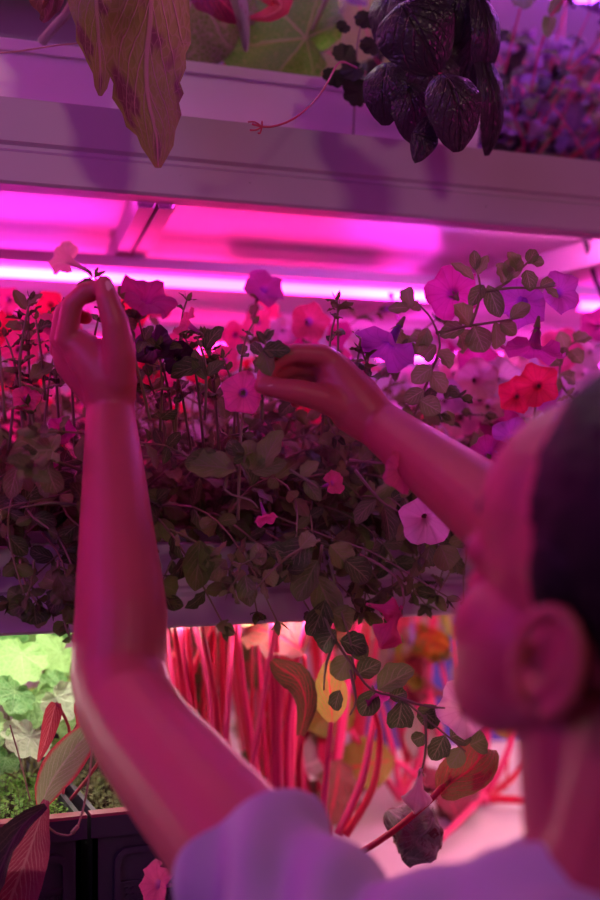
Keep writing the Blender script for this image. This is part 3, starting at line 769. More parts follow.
shoot('crinkled green spray dangling right beside the raised forearm over the beam',
      [[(150, 540, 1.17), (160, 565, 1.16), (158, 590, 1.15), (168, 600, 1.14)]], 1.15, W(160, 530, 1.2),
      leaves=[(158, 580, 140, 600, 12), (160, 585, 178, 590, 12), (158, 595, 152, 614, 12), (165, 600, 182, 606, 8), (200, 540, 196, 590, 16), (205, 545, 215, 575, 12), (150, 560, 148, 580, 9)], size=.02, every=3)
shoot('petunia stem with pale tips reaching down over the beam at the centre',
      [[(170, 530, 1.16), (200, 545, 1.155), (222, 568, 1.15), (240, 565, 1.145), (255, 558, 1.14)], [(240, 565, 1.145), (236, 580, 1.14), (228, 590, 1.14)], [(320, 540, 1.16), (290, 555, 1.15), (268, 575, 1.14), (255, 590, 1.14)]], 1.15, W(180, 510, 1.2),
      leaves=[(245, 575, 250, 606, 11), (232, 575, 226, 595, 8), (262, 565, 256, 545, 9), (265, 570, 275, 585, 9), (226, 560, 206, 580, 12), (300, 548, 316, 530, 9)], size=.022, every=3, lmat='pleafb')
random.seed(77)
for x0_, l in ((12, 'at the far left, tips against the lamp glow'), (75, 'just left of the raised hand'), (225, 'between the hands, tips against the pink blooms'), (345, 'just above the right wrist'), (172, 'between the raised hand and the plum bloom')):
    PP = []
    for k in range(5):
        x = x0_+random.uniform(-26, 26); y = random.uniform(300, 360); s_ = random.uniform(-14, 14)
        PP.append([(x-s_, 450, 1.25), (x-s_*.4, (y+450)/2, 1.23), (x+s_*.2, y+20, 1.22), (x+s_, y, 1.22)])
    shoot('slender leafy petunia shoots '+l, PP, 1.23, W(x0_, 480, 1.27), size=.021, every=2, skip=3)
# the trailing spray that reaches the lower tier
shoot('trailing petunia spray hanging in front of the beets, with a crumpled pink bloom',
      [[(322, 545, 1.18), (318, 590, 1.17), (330, 630, 1.16), (352, 665, 1.15), (372, 690, 1.15), (400, 698, 1.15), (425, 718, 1.15), (450, 738, 1.15), (466, 752, 1.15)],
       [(330, 560, 1.17), (338, 600, 1.165), (350, 640, 1.16), (355, 680, 1.155)],
       [(400, 698, 1.15), (425, 706, 1.15), (445, 708, 1.15)], [(425, 715, 1.15), (426, 745, 1.15), (422, 772, 1.15)],
       [(335, 640, 1.16), (326, 665, 1.16), (324, 690, 1.16)], [(350, 670, 1.15), (356, 700, 1.15), (350, 715, 1.15)]],
      1.16, W(322, 530, 1.22),
      flowers=[(465, 708, 1.15, (462, 700, 1.08), 26, 'pale', .7), (378, 700, 1.16, (384, 715, 1.15), 12, 'mag'), (421, 768, 1.15, (416, 805, 1.15), 10, 'pale', 'w')],
      leaves=[(318, 560, 296, 600, 16), (316, 575, 336, 620, 16), (325, 600, 312, 640, 14), (330, 612, 356, 625, 14), (336, 630, 318, 650, 13), (340, 640, 368, 650, 13), (350, 655, 335, 680, 13), (378, 690, 412, 668, 15), (356, 675, 380, 662, 11),
              (375, 690, 362, 716, 12), (402, 700, 398, 735, 14), (390, 698, 408, 690, 10), (425, 712, 440, 725, 12), (438, 706, 420, 725, 13), (450, 738, 470, 728, 14), (445, 735, 432, 760, 12), (462, 748, 450, 768, 10), (425, 735, 412, 742, 8), (340, 690, 332, 712, 8),
              (470, 745, 486, 738, 13), (310, 540, 280, 570, 17), (345, 560, 372, 580, 14), (300, 560, 270, 545, 13), (330, 545, 350, 565, 14), (366, 660, 352, 640, 10)], size=.0)
shoot('withered pink trumpet bloom dangling below the beam, centre right',
      [[(360, 555, 1.18), (380, 565, 1.165), (398, 580, 1.15), (404, 598, 1.145), (402, 610, 1.145)]], 1.15, W(350, 540, 1.2),
      flowers=[(402, 606, 1.145, (384, 640, 1.14), 10, 'pk', 'w'), (366, 604, 1.15, (396, 612, 1.145), 10, 'pk', 'w')], leaves=[(404, 592, 398, 575, 3)], size=0)
shoot('blooming petunia stems in violet and pink just left of the head',
      [[(480, 520, 1.25), (490, 490, 1.24), (488, 465, 1.23)], [(500, 500, 1.25), (508, 470, 1.24), (510, 450, 1.23)], [(530, 450, 1.3), (535, 410, 1.3), (537, 395, 1.3)]], 1.24, W(490, 530, 1.3),
      flowers=[(488, 455, 1.22, (480, 450, 1.15), 18, 'mag'), (512, 438, 1.22, (512, 430, 1.14), 19, 'pur'), (537, 385, 1.28, (530, 380, 1.2), 20, 'red'), (516, 395, 1.3, (510, 385, 1.2), 17, 'red')], size=.024, every=3, lmat='pleafb')
shoot('curling leafy petunia stem at the right edge in front of the violet blooms',
      [[(600, 412, 1.35), (575, 400, 1.35), (562, 385, 1.35), (560, 365, 1.35), (570, 345, 1.35), (585, 340, 1.35)]], 1.35, W(610, 430, 1.4),
      leaves=[(562, 365, 545, 350, 9), (566, 350, 560, 332, 8), (575, 342, 590, 330, 8), (570, 350, 582, 362, 9), (560, 380, 545, 392, 9), (562, 375, 580, 380, 8)], size=.018, every=3, lmat='pleafb')

random.seed(17)
def bank(label, spots, d, mats, R, root, lm='pleafb', face=.15):
    fl = []; paths = []
    for i, (x, y) in enumerate(spots):
        dd = d+random.uniform(-.05, .05)
        fl.append((x, y, dd, (x+random.uniform(-40, 40), y-random.uniform(-10, 30), dd-face), R*random.uniform(.75, 1.25), random.choice(mats), random.uniform(.6, 1.1)))
        paths.append([(x+random.uniform(-8, 8), y+95, dd+.04), (x+random.uniform(-12, 12), y+50, dd+.03), (x+random.uniform(-4, 4), y+12, dd+.02)])
    return shoot(label, paths, d, root, flowers=fl, size=.026, every=2, lmat=lm)
bank('cluster of pale lilac blooms glowing under the lamp, right of the leafy shoot', [(455, 372), (478, 362), (500, 378), (470, 395), (445, 398), (488, 405), (515, 365), (460, 418), (500, 425), (430, 385), (478, 380), (522, 400)], 1.45, ['whi', 'whi', 'pale', 'mag'], 17, WY(480, 520, 1.5))
bank('cluster of mixed violet and pink blooms at the right edge', [(560, 350), (585, 372), (592, 350), (560, 405), (550, 425), (580, 398), (596, 325)], 1.5, ['pur', 'whi', 'mag', 'pk', 'red'], 17, WY(570, 520, 1.55))
bank('bank of bright pink blooms at the far left under the long lamp', [(8, 300), (28, 318), (50, 305), (5, 330), (40, 340), (66, 328), (20, 350)], 1.46, ['pk', 'pk', 'mag', 'red'], 15, WY(30, 480, 1.45), 'pleaf')
bank('bank of pink and red blooms between the raised hand and the plum flower', [(135, 310), (160, 305), (182, 345), (140, 345), (165, 385), (200, 370), (148, 372)], 1.44, ['pk', 'red', 'pk', 'mag'], 15, WY(160, 480, 1.42), 'pleaf')
bank('bank of pink blooms behind the right hand', [(235, 335), (258, 322), (285, 330), (310, 322), (340, 335), (362, 345), (300, 350), (225, 360), (350, 360)], 1.46, ['pk', 'pk', 'mag', 'whi'], 16, WY(290, 480, 1.46), 'pleaf')
# ------------------------------------------------------------------ the top tier
random.seed(21)
def shaped(mb, spine_px, d, widths, nrm=None, cup=.2, ruf=.15, seg=8, tint=.5, scal=0, k=3):
    pts = [W(q[0], q[1], q[2] if len(q) > 2 else d) for q in spine_px]
    sp = smooth(pts, 3); n = len(sp); wd = []
    for i in range(n):
        x = i/(n-1)*(len(widths)-1); a0 = int(x); b0 = min(a0+1, len(widths)-1)
        wd.append((widths[a0]*(1-x+a0)+widths[b0]*(x-a0))*d/F)
    ribbon(mb, sp, wd, nrm or (-fwd+rgt*.15), cup, ruf, k, seg, tint, scal)
q = W(130, -60, 1.35)
t = thing('squash_plant', (q.x, 1.56, ZTP+.09), 'wilting squash-like plant with two brownish leaves hanging over the upper beam', 'plant')
b = MB(); shaped(b, [(152, -30, 1.24), (150, 20, 1.20), (146, 60, 1.185), (148, 100, 1.18), (156, 135, 1.18), (158, 168, 1.18)], 1.19, [22, 40, 42, 36, 31, 18, 3], cup=.35, ruf=.12, tint=.6, scal=.08); b.build('leaf_blade', M['old'], t)
b = MB(); shaped(b, [(100, -35, 1.25), (96, 0, 1.21), (98, 35, 1.20), (100, 65, 1.20), (100, 96, 1.20)], 1.2, [24, 33, 34, 24, 12, 2], cup=.3, ruf=.15, tint=.7, scal=.08, nrm=-fwd+rgt*.6); b.build('leaf_blade', M['old'], t)
b = MB(); shaped(b, [(30, -25, 1.26), (42, 0, 1.25), (45, 18, 1.24)], 1.25, [14, 16, 12, 2], cup=.6, ruf=.3, tint=.2); shaped(b, [(60, -12, 1.25), (52, 8, 1.25), (42, 22, 1.25)], 1.25, [10, 9, 3], cup=.8, ruf=.3); b.build('withered_leaf', M['brown'], t)
b = MB(); b.tube([(q.x, 1.56, ZTP+.09), W(40, 60, 1.36), W(66, 15, 1.33), W(90, -20, 1.29), W(110, -50, 1.27)], .0055, 8); b.tube([(q.x, 1.56, ZTP+.09), W(170, 20, 1.38), W(160, -45, 1.28)], .004, 8); b.build('stalk', M['wither'], t)
t = thing('cucumber_plant', tuple(V((WY(260, 60, 1.6).x, 1.6, ZTP+.09))), 'broad lobed green leaves with yellow veins behind the upper tray edge', 'plant')
def lobed(mat_, px, py, d, R, ang, tint, nn=None, lob=.08):
    b = MB(); a = math.radians(ang)
    disc_leaf(b, W(px, py, d), nn or (-fwd+upv*.35), rgt*math.cos(a)-upv*math.sin(a), R*d/F, 10, .05, .06, -.12, 6, 48, tint, lob); return b.build('leaf_blade', M[mat_], t)
lobed('big', 268, 24, 1.50, 76, 205, .6, None, .03)
lobed('pv', 200, 20, 1.47, 62, 80, .3, -fwd+rgt*.3)
lobed('pv', 165, 30, 1.55, 50, 110, .1, -fwd-rgt*.4)
b = MB(); b.tube([(t.location.x, 1.6, ZTP+.09), W(250, 90, 1.5), W(300, 50, 1.5), W(330, -10, 1.5)], .003, 7); b.tube([(t.location.x, 1.6, ZTP+.09), W(215, 70, 1.5), W(190, -10, 1.5)], .003, 7); b.build('stalk', M['pstem'], t)
t = thing('broad_leaf_plant', tuple(V((WY(350, 60, 1.82).x, 1.82, ZTP+.09))), 'huge pale green leaf with radiating veins, blurred behind the basil', 'plant')
lobed('bigp', 350, 20, 1.78, 105, 120, .5)
b = MB(); b.tube([t.location, W(330, 60, 1.8), W(345, 0, 1.79)], .004, 7); b.build('stalk', M['pstem'], t)
t = thing('red_leaf_plant', tuple(V((WY(230, 60, 1.72).x, 1.72, ZTP+.09))), 'plant with a dark red curled leaf and a browned tip at the top centre', 'plant')
b = MB(); shaped(b, [(205, -15, 1.45), (225, 5, 1.44), (243, 22, 1.44)], 1.45, [26, 26, 18, 4], cup=.4, ruf=.2); b.build('leaf_blade', M['beetr'], t)
b = MB(); shaped(b, [(236, -5, 1.42), (242, 18, 1.42), (246, 52, 1.42)], 1.42, [9, 8, 6, 2], cup=.7, ruf=.1); b.build('dry_tip', M['wither'], t)
b = MB(); shaped(b, [(262, -8, 1.42), (282, 4, 1.42), (268, 16, 1.42), (250, 18, 1.42)], 1.42, [10, 12, 7, 2], cup=.5, ruf=.2); b.build('leaf_blade', M['redleaf'], t)
b = MB(); b.tube([t.location, W(225, 40, 1.6), W(240, -5, 1.46)], .003, 7); b.build('stalk', M['redstem'], t)
# basil
t = thing('basil_plant', tuple(V((WY(425, 90, 1.5).x, 1.5, ZTP+.05))), 'dark purple basil with puckered drooping leaves over the upper beam', 'plant')
def bas(cx_, cy_, rx, ry, d, ang=90, nx=0, ny=.3, dome=.5):
    b = MB(); a = math.radians(ang); dv = rgt*math.cos(a)-upv*math.sin(a); nn = (-fwd+rgt*nx+upv*ny).normalized()
    L = 2*ry*d/F; c = W(cx_, cy_, d); p0 = c-dv*L*.5
    sp, wdt = [], []
    for i in range(15):
        f = i/14; sp.append(p0+dv*(L*f)+nn*(math.sin(PI*f)**.8*L*.22*dome*2-.15*L*f*f)); wdt.append(rx*d/F*(max(.02, math.sin(PI*min(1, f*.98+.02)))**.42))
    n0 = len(b.v)
    ribbon(b, sp, wdt, nn, -.45*dome, .05, 3, 12, random.random())
    for i in range(n0, len(b.v)):      # puckered surface between the veins
        r = (i-n0)//13; c2 = (i-n0) % 13; u = abs(c2-6)/6
        b.v[i] = b.v[i]+nn*(.0022*abs(math.sin(r*1.25-u*2.6))*math.sin(PI*min(1, u*1.1))*(1 if 0 < r < 14 else 0))
    b.build('leaf_blade', M['basil'], t)
bas(418, 34, 42, 36, 1.27, 60, -.3, .5); bas(455, 8, 34, 34, 1.30, 100, .2, .6); bas(392, 15, 24, 34, 1.33, 110, -.6, .3); bas(386, 92, 23, 30, 1.25, 95, -.3, .2)
bas(452, 110, 30, 38, 1.215, 75, .15, .25, .6); bas(412, 112, 22, 30, 1.25, 80, .1, .1); bas(478, 40, 18, 50, 1.30, 85, .5, .1); bas(425, 138, 28, 14, 1.225, 20, .0, .2)
bas(487, 100, 16, 52, 1.30, 80, .5, .1, .3); bas(430, 75, 30, 24, 1.29, 90, 0, .2); bas(465, 60, 22, 28, 1.32, 100, .3, .1)
b = MB(); b.tube([t.location, W(425, 85, 1.40), W(435, 55, 1.34), W(440, 10, 1.33), W(445, -30, 1.34)], .0035, 8); b.tube([W(430, 70, 1.36), W(440, 74, 1.28), W(448, 76, 1.235)], .0018, 6)
b.tube([W(430, 70, 1.36), W(400, 66, 1.30), W(388, 66, 1.27)], .0018, 6); b.tube([t.location, W(470, 80, 1.35), W(482, 50, 1.32)], .0025, 6); b.build('stem', M['stalkp'], t)
# salad burnet leaflets
t = thing('burnet_sprig', tuple(V((WY(350, 95, 1.46).x, 1.46, ZTP+.02))), 'sprig of small dark rounded leaflets left of the purple basil', 'plant')
b = MB()
for (x, y, r_) in ((364, 22, 12), (345, 52, 13), (368, 48, 12), (352, 92, 16), (334, 80, 13), (372, 78, 10), (342, 28, 8), (350, 72, 14)):
    disc_leaf(b, W(x, y, 1.38), -fwd+upv*random.uniform(0, .5)+rgt*random.uniform(-.3, .3), -rgt*random.uniform(-.4, 1)+upv*random.uniform(-.6, .6), r_*1.38/F, 11, .12, .05, .1, 3, 24)
b.build('leaflets', M['rose'], t)
b = MB(); b.tube([t.location, W(356, 70, 1.39), W(358, 40, 1.39), W(364, 14, 1.39)], .001, 5); b.build('stem', M['pstem'], t)
b = MB(); b.tube([W(357, 68, 1.34), W(340, 62, 1.32), (W(330, 78, 1.30)), W(318, 97, 1.26), W(295, 118, 1.20), W(270, 127, 1.195), W(252, 124, 1.19)], .0011, 6)
for e in ((250, 130), (258, 133), (248, 122), (262, 122)): b.tube([W(262, 127, 1.193), W((e[0]+262)/2, e[1], 1.19), W(*e, 1.188)], .0009, 5)
t = thing('dry_tendril', W(357, 68, 1.34), 'thin curved pinkish tendril with a forked tip over the upper beam', 'twig'); b.build('tendril', M['redstem'], t)
b = MB(); b.tube([W(-20, 55, 1.27), W(20, 51, 1.27), W(60, 45, 1.26), W(95, 42, 1.25)], .0009, 5); b.tube([W(95, 42, 1.25), W(110, 20, 1.25)], .0007, 5)
t = thing('dry_tendril', W(-20, 55, 1.27), 'thin straw-coloured stem lying across the white tray edge at the top left', 'twig'); b.build('tendril', M['drystem'], t)
# purple plants at the back, right and left
def bushy(base, label, h, spread, nst, mats, size, name='leafy_plant', kinds=('ovate',), stemm='stalkp'):
    t = thing(name, base, label, 'plant'); mbs = {m: MB() for m in mats}; sm = MB()
    for k in range(nst):
        a = random.uniform(0, 2*PI); d = V((math.cos(a)*spread, math.sin(a)*spread, 1))
        pts = [V(base)]; p = V(base); st = h*random.uniform(.5, 1.1)/6
        for i in range(6):
            d = (d.normalized()+V((random.gauss(0, .2), random.gauss(0, .2), -.05))).normalized(); p = p+d*st; pts.append(V(p))
        sm.tube(pts, (.0022, .001), 5, sub=1)
        leafy(mbs[random.choice(mats)], pts, size, 1, random.choice(kinds), seg=4, droop=.9)
    for m, b in mbs.items():
        if b.v: b.build('foliage', M[m], t)
    sm.build('stems', M[stemm], t); return t
for i, (px, Y, l) in enumerate(((500, 1.52, 'nearest the purple basil'), (540, 1.62, 'in the middle of the top right tray'), (580, 1.55, 'at the top right corner'), (520, 1.85, 'at the back of the top right tray'), (600, 1.85, 'at the back, beyond the top right corner'))):
    q = WY(px, 100, Y); bushy((q.x, Y, ZTP+.045), 'bluish purple leafy plant '+l, .40, .8, 34, ['violet', 'basil', 'violet', 'brown', 'pleafb'], .046, 'amaranth_plant')
for i, (px, l) in enumerate(((10, 'at the top left corner'), (110, 'behind the hanging brown leaves'))):
    q = WY(px, 60, 1.8); bushy((q.x, 1.8, ZTP+.09), 'dim green leafy plant '+l, .22, .8, 10, ['purvein', 'brown', 'pleaf'], .05, 'leafy_plant')
# ------------------------------------------------------------------ the lower tier
random.seed(31)
zs = ZD+HC-.02
def P3(px, py, Y): return WY(px, py, Y)
# scalloped plant at the left
t = thing('strawberry_plant', (WY(30, 740, 1.40).x, 1.40, zs), 'bright green plant with scalloped leaves standing in the left black crate', 'plant')
b = MB(); b2 = MB(); sm = MB()
for (x, y, r, m_, Y) in ((16, 668, 30, 0, 1.40), (48, 658, 26, 0, 1.42), (70, 670, 18, 0, 1.44), (8, 700, 24, 0, 1.36), (38, 712, 28, 0, 1.36), (66, 706, 24, 1, 1.34), (22, 745, 26, 1, 1.32), (52, 690, 20, 0, 1.38), (-8, 735, 24, 0, 1.33), (72, 730, 16, 0, 1.36), (30, 640, 22, 0, 1.5), (60, 635, 20, 0, 1.5), (5, 640, 24, 0, 1.48), (62, 752, 14, 0, 1.36), (0, 765, 18, 0, 1.33)):
    c = P3(x, y, Y); nn = V((random.uniform(-.3, .3), -1, random.uniform(.6, 1.3))); a = random.uniform(-2.6, -.5)
    disc_leaf(b2 if m_ else b, c, nn, rgt*math.cos(a)+upv*math.sin(a), r*Y/F*1.0, 13, .12, .08, .18, 5, 48)
    sm.tube([t.location+V((random.uniform(-.02, .02), 0, 0)), V((c.x*.6+t.location.x*.4, Y+.03, c.z*.6+zs*.4)), c-V((0, -.01, .008))], (.0016, .001), 5)
b.build('foliage', M['straw'], t); b2.build('mottled_leaves', M['strawb'], t); sm.build('stems', M['pstem'], t)
t = thing('strawberry_plant', (WY(20, 700, 1.55).x, 1.56, zs), 'yellowish green plant at the back of the left black crate', 'plant')
b = MB(); sm = MB()
for k in range(14):
    c = V((t.location.x+random.uniform(-.13, .13), 1.56+random.uniform(-.08, .07), zs+random.uniform(.06, .17)))
    disc_leaf(b, c, (random.uniform(-.4, .4), -.7, 1), (random.uniform(-1, 1), -1, -.3), random.uniform(.022, .034), 12, .2, .06, .15, 4, 36)
    sm.tube([t.location, (c+t.location)/2+V((0, .01, .02)), c], (.0016, .001), 5)
b.build('foliage', M['herbl'], t); sm.build('stems', M['pstem'], t)
# carpet of thyme
def carpet(x0, x1, y0, y1_, n, label, mname, hmax):
    t = thing('creeping_thyme', ((x0+x1)/2, (y0+y1_)/2, zs), label, 'plant'); b = MB(); s = MB()
    for k in range(n):
        x = random.uniform(x0, x1); y = random.uniform(y0, y1_); h = hmax*(.4+.6*abs(noise.noise(V((x*18, y*18, 0)))*1.6))*random.uniform(.5, 1.1)
        d = V((random.uniform(-.3, .3), random.uniform(-.35, .25), 1)); p = V((x, y, zs)); s.tube([p, p+d*h], .0004, 3, sub=1, cap=False)
        for q in range(7):
            z = .35+.65*q/6; a = random.uniform(0, 6.28); c = p+d*h*z
            leaf(b, c, V((math.cos(a), math.sin(a), .4)), (0, 0, 1), random.uniform(.004, .0075), .0022, 'round', 0, 0, 0, seg=2, n=4)
    o = b.build('foliage', M[mname], t); o['kind'] = 'stuff'; s.build('stems', M['pstem'], t)
carpet(cx-.33, cx-.012, YC+.008, YC+.20, 900, 'low carpet of bright green thyme in the left black crate', 'herb', .036)
carpet(cx+.012, cx+.12, YC+.01, YC+.2, 220, 'sparse olive sprouts in the right black crate', 'pleafb', .03)
# red leaves around the crate
t = thing('sorrel_plant', (WY(60, 780, 1.30).x, 1.30, zs), 'red-leaved plant with a drooping red leaf and a green leaf edged red beside the arm', 'plant')
b = MB(); shaped(b, [(56, 703, 1.25), (52, 718, 1.24), (46, 740, 1.23), (38, 762, 1.23)], 1.24, [5, 9, 8, 5, 1], cup=.3, tint=.6); shaped(b, [(80, 700, 1.25), (84, 715, 1.24), (84, 735, 1.24)], 1.24, [5, 9, 8, 2], cup=.3); b.build('red_leaf_blade', M['redleaf'], t)
b = MB(); shaped(b, [(40, 808, 1.19), (52, 780, 1.19), (70, 755, 1.2), (92, 728, 1.22)], 1.2, [3, 14, 19, 17, 8], cup=.25, ruf=.08, tint=.6, nrm=-fwd+upv*.4+rgt*.3); b.build('edged_leaf_blade', M['mottle'], t)
b = MB(); b.tube([t.location, P3(70, 740, 1.27), W(62, 712, 1.25), W(56, 703, 1.25)], .0016, 6); b.tube([P3(70, 740, 1.27), W(82, 712, 1.25), W(80, 700, 1.25)], .0014, 6); b.tube([t.location, W(100, 760, 1.24), W(96, 735, 1.225), W(90, 728, 1.22)], .0018, 6)
b.build('stem', M['redstem'], t)
t = thing('netted_leaf', W(40, 808, 1.16), 'long red netted leaf with a dark withered half hanging at the bottom left corner', 'leaf')
b = MB(); shaped(b, [(46, 800, 1.165), (34, 838, 1.15), (18, 880, 1.145), (-2, 930, 1.14)], 1.15, [3, 10, 20, 24, 26, 18], cup=.15, ruf=.05, tint=.6, nrm=-fwd+rgt*.4); b.build('leaf_blade', M['netleaf'], t)
b = MB(); shaped(b, [(46, 806, 1.15), (22, 826, 1.14), (4, 860, 1.13), (-12, 905, 1.13)], 1.13, [3, 9, 13, 15, 10], cup=.9, ruf=.3, tint=.3, nrm=-fwd-rgt*.4, seg=8); b.build('withered_half', M['darkleaf'], t)
b = MB(); b.tube([W(42, 820, 1.165), W(56, 833, 1.16), W(74, 833, 1.16), W(84, 805, 1.17), W(90, 770, 1.18), W(92, 745, 1.2)], .0011, 5); b.tube([W(72, 833, 1.16), W(78, 826, 1.16)], .002, 5)
b.tube([W(10, 725, 1.2), W(20, 760, 1.2), W(30, 800, 1.18)], .0008, 5)
t = thing('dry_tendril', W(42, 820, 1.165), 'thin brown looping stem in front of the black crates', 'twig'); b.build('tendril', M['drystem'], t)

# ------------------------------------------------------------------ beets
def beet(base, label, stalks, mats, smat='stalk', r=.0042, group=None, lh=.11):
    t = thing('beet_plant', base, label, 'plant', group); base = V(base)
    for s_ in stalks:
        pts, bl = s_[0], s_[1]
        b = MB(); k = s_[2] if len(s_) > 2 else 1; pts = [V(p) for p in pts]
        b.tube(pts, (r*1.25*k, r*.7*k), 7, random.random(), sub=4); so = b.build('stalk', M[smat if random.random() < .75 else ('stalk' if smat == 'stalkp' else 'stalkp')], t)
        if bl:
            d = (pts[-1]-pts[-2]).normalized(); lb = MB(); L = bl*random.uniform(.8, 1.2)
            nn = V((random.uniform(-.8, .8), -1, random.uniform(-.2, .8)))
            leaf(lb, pts[-1], d*.7+V((random.gauss(0, .4), .5+random.gauss(0, .3), -.4)), nn, L, L*.42, 'ovate', random.uniform(.5, 1.3), .25, .28, seg=8, n=12, k=4)
            lb.build('leaf_blade', M[random.choice(mats)], so)
        elif base.y > 1.5 and random.random() < .8:
            lb = MB(); p = pts[0].lerp(pts[-1], random.uniform(.25, .95)); L = random.uniform(.07, .12)
            leaf(lb, p, V((random.uniform(-1, 1), random.uniform(-.3, .5), random.uniform(-.6, .6))), V((random.uniform(-.5, .5), -1, .4)), L, L*.42, 'ovate', random.uniform(.3, 1), .3, .3, seg=8, n=12, k=4)
            lb.build('leaf_blade', M[random.choice(['beetr', 'beet', 'beetr', 'wither'])], so)
    return t
def rs(base, n, h, spread, bl=.11):
    out = []
    for k in range(n):
        a = random.uniform(0, 2*PI); s = spread*random.uniform(.3, 1); hh = h*random.uniform(.95, 1.15)
        b0 = V(base)+V((math.cos(a)*.014, math.sin(a)*.014, 0)); e = b0+V((math.cos(a)*s, math.sin(a)*s, hh)); m = b0*.5+e*.5+V((random.gauss(0, .010), random.gauss(0, .010), hh*.08))
        e.z = min(e.z, ZL-.004)
        out.append(([b0, m, e], bl, random.uniform(.7, 1.25)))
    return [(p, b if random.random() < .55 else 0, k) for p, b, k in out]
TM = ['beet', 'beetr', 'beetm', 'beetg', 'beetm', 'wither', 'beetr']
for i, (px, Y, n, lab) in enumerate(((172, 1.42, 8, 'closest to the raised upper arm'), (215, 1.36, 8, 'with a tight bundle of stalks above the sleeve'), (250, 1.48, 9, 'in the second rank, left of centre'), (283, 1.40, 9, 'with tall stalks in the middle'),
                                     (318, 1.56, 8, 'behind the trailing petunia spray'), (195, 1.62, 9, 'further back on the left'), (262, 1.75, 9, 'at the back, left of centre'), (345, 1.80, 9, 'at the back, under the bright gap'), (135, 1.55, 7, 'hidden largely behind the arm'), (415, 1.85, 8, 'in front of the blue crate'))):
    q = WY(px, 820, Y); base = (q.x, Y, ZD+.003); beet(base, 'red-stalked beet plant '+lab, rs(base, n+1, .34, .06), TM, 'stalkp' if i in (1, 4, 9) else 'stalk')
# the stalks that lean and splay on the right
base = V(WZ(478, 800, ZD+.012)); st = []
for (mx, my, ex, ey, dY, bl) in ((470, 740, 455, 640, .0, .10), (480, 740, 478, 655, .02, .1), (486, 750, 490, 680, .0, 0), (500, 770, 520, 720, -.02, .09), (510, 780, 545, 745, .0, .09), (450, 770, 430, 690, .04, .1), (440, 790, 395, 760, -.03, .08), (520, 800, 560, 800, -.05, 0), (465, 750, 440, 660, .06, .1), (470, 810, 430, 850, -.1, 0)):
    Y = base.y+dY; st.append(([base+V((random.gauss(0, .008), random.gauss(0, .008), 0)), P3(mx, my, Y), P3(ex, ey, Y+dY)], bl, 1.3))
beet(base, 'splayed beet plant with thick pink stalks fanning out at the right', st, TM, 'stalkp', .0045)
base = V(WZ(400, 800, ZD+.01)); st = []
for (mx, my, ex, ey, dY, bl) in ((395, 760, 380, 700, .0, .1), (410, 740, 400, 680, .03, .1), (380, 770, 350, 730, -.05, .1), (420, 760, 430, 700, .0, .0)):
    st.append(([base, P3(mx, my, base.y+dY), P3(ex, ey, base.y+dY*2)], bl, 1.1))
beet(base, 'small beet plant leaning left on the white liner', st, TM, 'stalkp', .004)
# front, sharp stalks
base = V(WZ(335, 865, ZD+.01)); base.y = max(base.y, 1.3)
t = beet(base, 'front beet plant whose curved red stalks cross in front of the withered leaf',
     [([P3(338, 835, 1.32), P3(362, 780, 1.33), P3(372, 730, 1.34), P3(380, 690, 1.35)], 0, 1.1), ([P3(345, 835, 1.31), P3(372, 790, 1.32), P3(380, 740, 1.33), P3(374, 710, 1.33)], 0, 1.0),
      ([base, P3(300, 790, 1.35), P3(306, 700, 1.36), P3(304, 655, 1.36)], .09, .9), ([P3(322, 820, 1.34), P3(328, 760, 1.34), P3(332, 712, 1.33)], 0, .9)], ['beet'], 'stalk', .0042)
lb = MB(); shaped(lb, [(332, 722, 1.36), (331, 700, 1.355), (329, 680, 1.35), (328, 660, 1.35)], 1.35, [4, 14, 18, 16, 10, 2], cup=.15, ruf=.1, tint=.6); lb.build('leaf_blade', M['beetg'], t)
lb = MB(); shaped(lb, [(300, 735, 1.34), (306, 705, 1.33), (298, 680, 1.33), (280, 668, 1.33), (272, 660, 1.33)], 1.33, [4, 9, 13, 15, 9, 3], cup=.6, ruf=.2, tint=.5); lb.build('leaf_blade', M['beet'], t)
t = thing('beet_leaf', W(362, 850, 1.27), 'long red beet stalk with a red-green folded leaf lying over the withered ball', 'leaf')
b = MB(); b.tube([W(355, 856, 1.27), W(392, 832, 1.265), W(430, 800, 1.26), (W(446, 782, 1.265)), W(456, 765, 1.27)], .0036, 8); b.tube([W(440, 788, 1.262), W(452, 778, 1.26), W(462, 780, 1.265)], .0024, 7); b.build('stalk', M['stalk'], t)
b = MB(); shaped(b, [(440, 794, 1.265), (455, 780, 1.255), (472, 768, 1.26), (486, 748, 1.28)], 1.26, [4, 17, 24, 22, 10], cup=.6, ruf=.2, tint=.7, nrm=-fwd+upv*.5, seg=10); b.build('leaf_blade', M['beetm'], t)
# withered leaves lying about
def crumple(c, R, label, mats, n=9, name='withered_leaf'):
    t = thing(name, c, label, 'leaf'); c = V(c)
    for k in range(n):
        b = MB(); a = random.uniform(0, 6.28); el = random.uniform(-.8, 1.1)
        nn = V((math.cos(a)*math.cos(el), math.sin(a)*math.cos(el), math.sin(el))); dd = nn.orthogonal().normalized(); dd = Matrix.Rotation(random.uniform(0, 6), 3, nn) @ dd
        sp, wd = [], []
        for i in range(12):
            th = (i/11-.5)*2.6; rr = R*random.uniform(.86, 1.0)
            sp.append(c+(nn*math.cos(th)+dd*math.sin(th))*rr); wd.append(R*.62*max(.05, math.sin(PI*(i+.5)/12))**.6)
        ribbon(b, sp, wd, nn, -.55, .3, 4, 10, random.random()); b.v = [p+(p-c)*.45*noise.noise(p*55) for p in b.v]; b.build('leaf_fold', M[random.choice(mats)], t)
    return t
crumple(W(415, 833, 1.31), .030, 'crumpled brown-grey withered leaf ball on the white liner', ['wither', 'brown', 'wither'], 11)
crumple(WZ(330, 790, ZD+.05)+V((0, .0, 0)), .035, 'pale grey withered leaf among the beet stalks', ['wither'], 6)
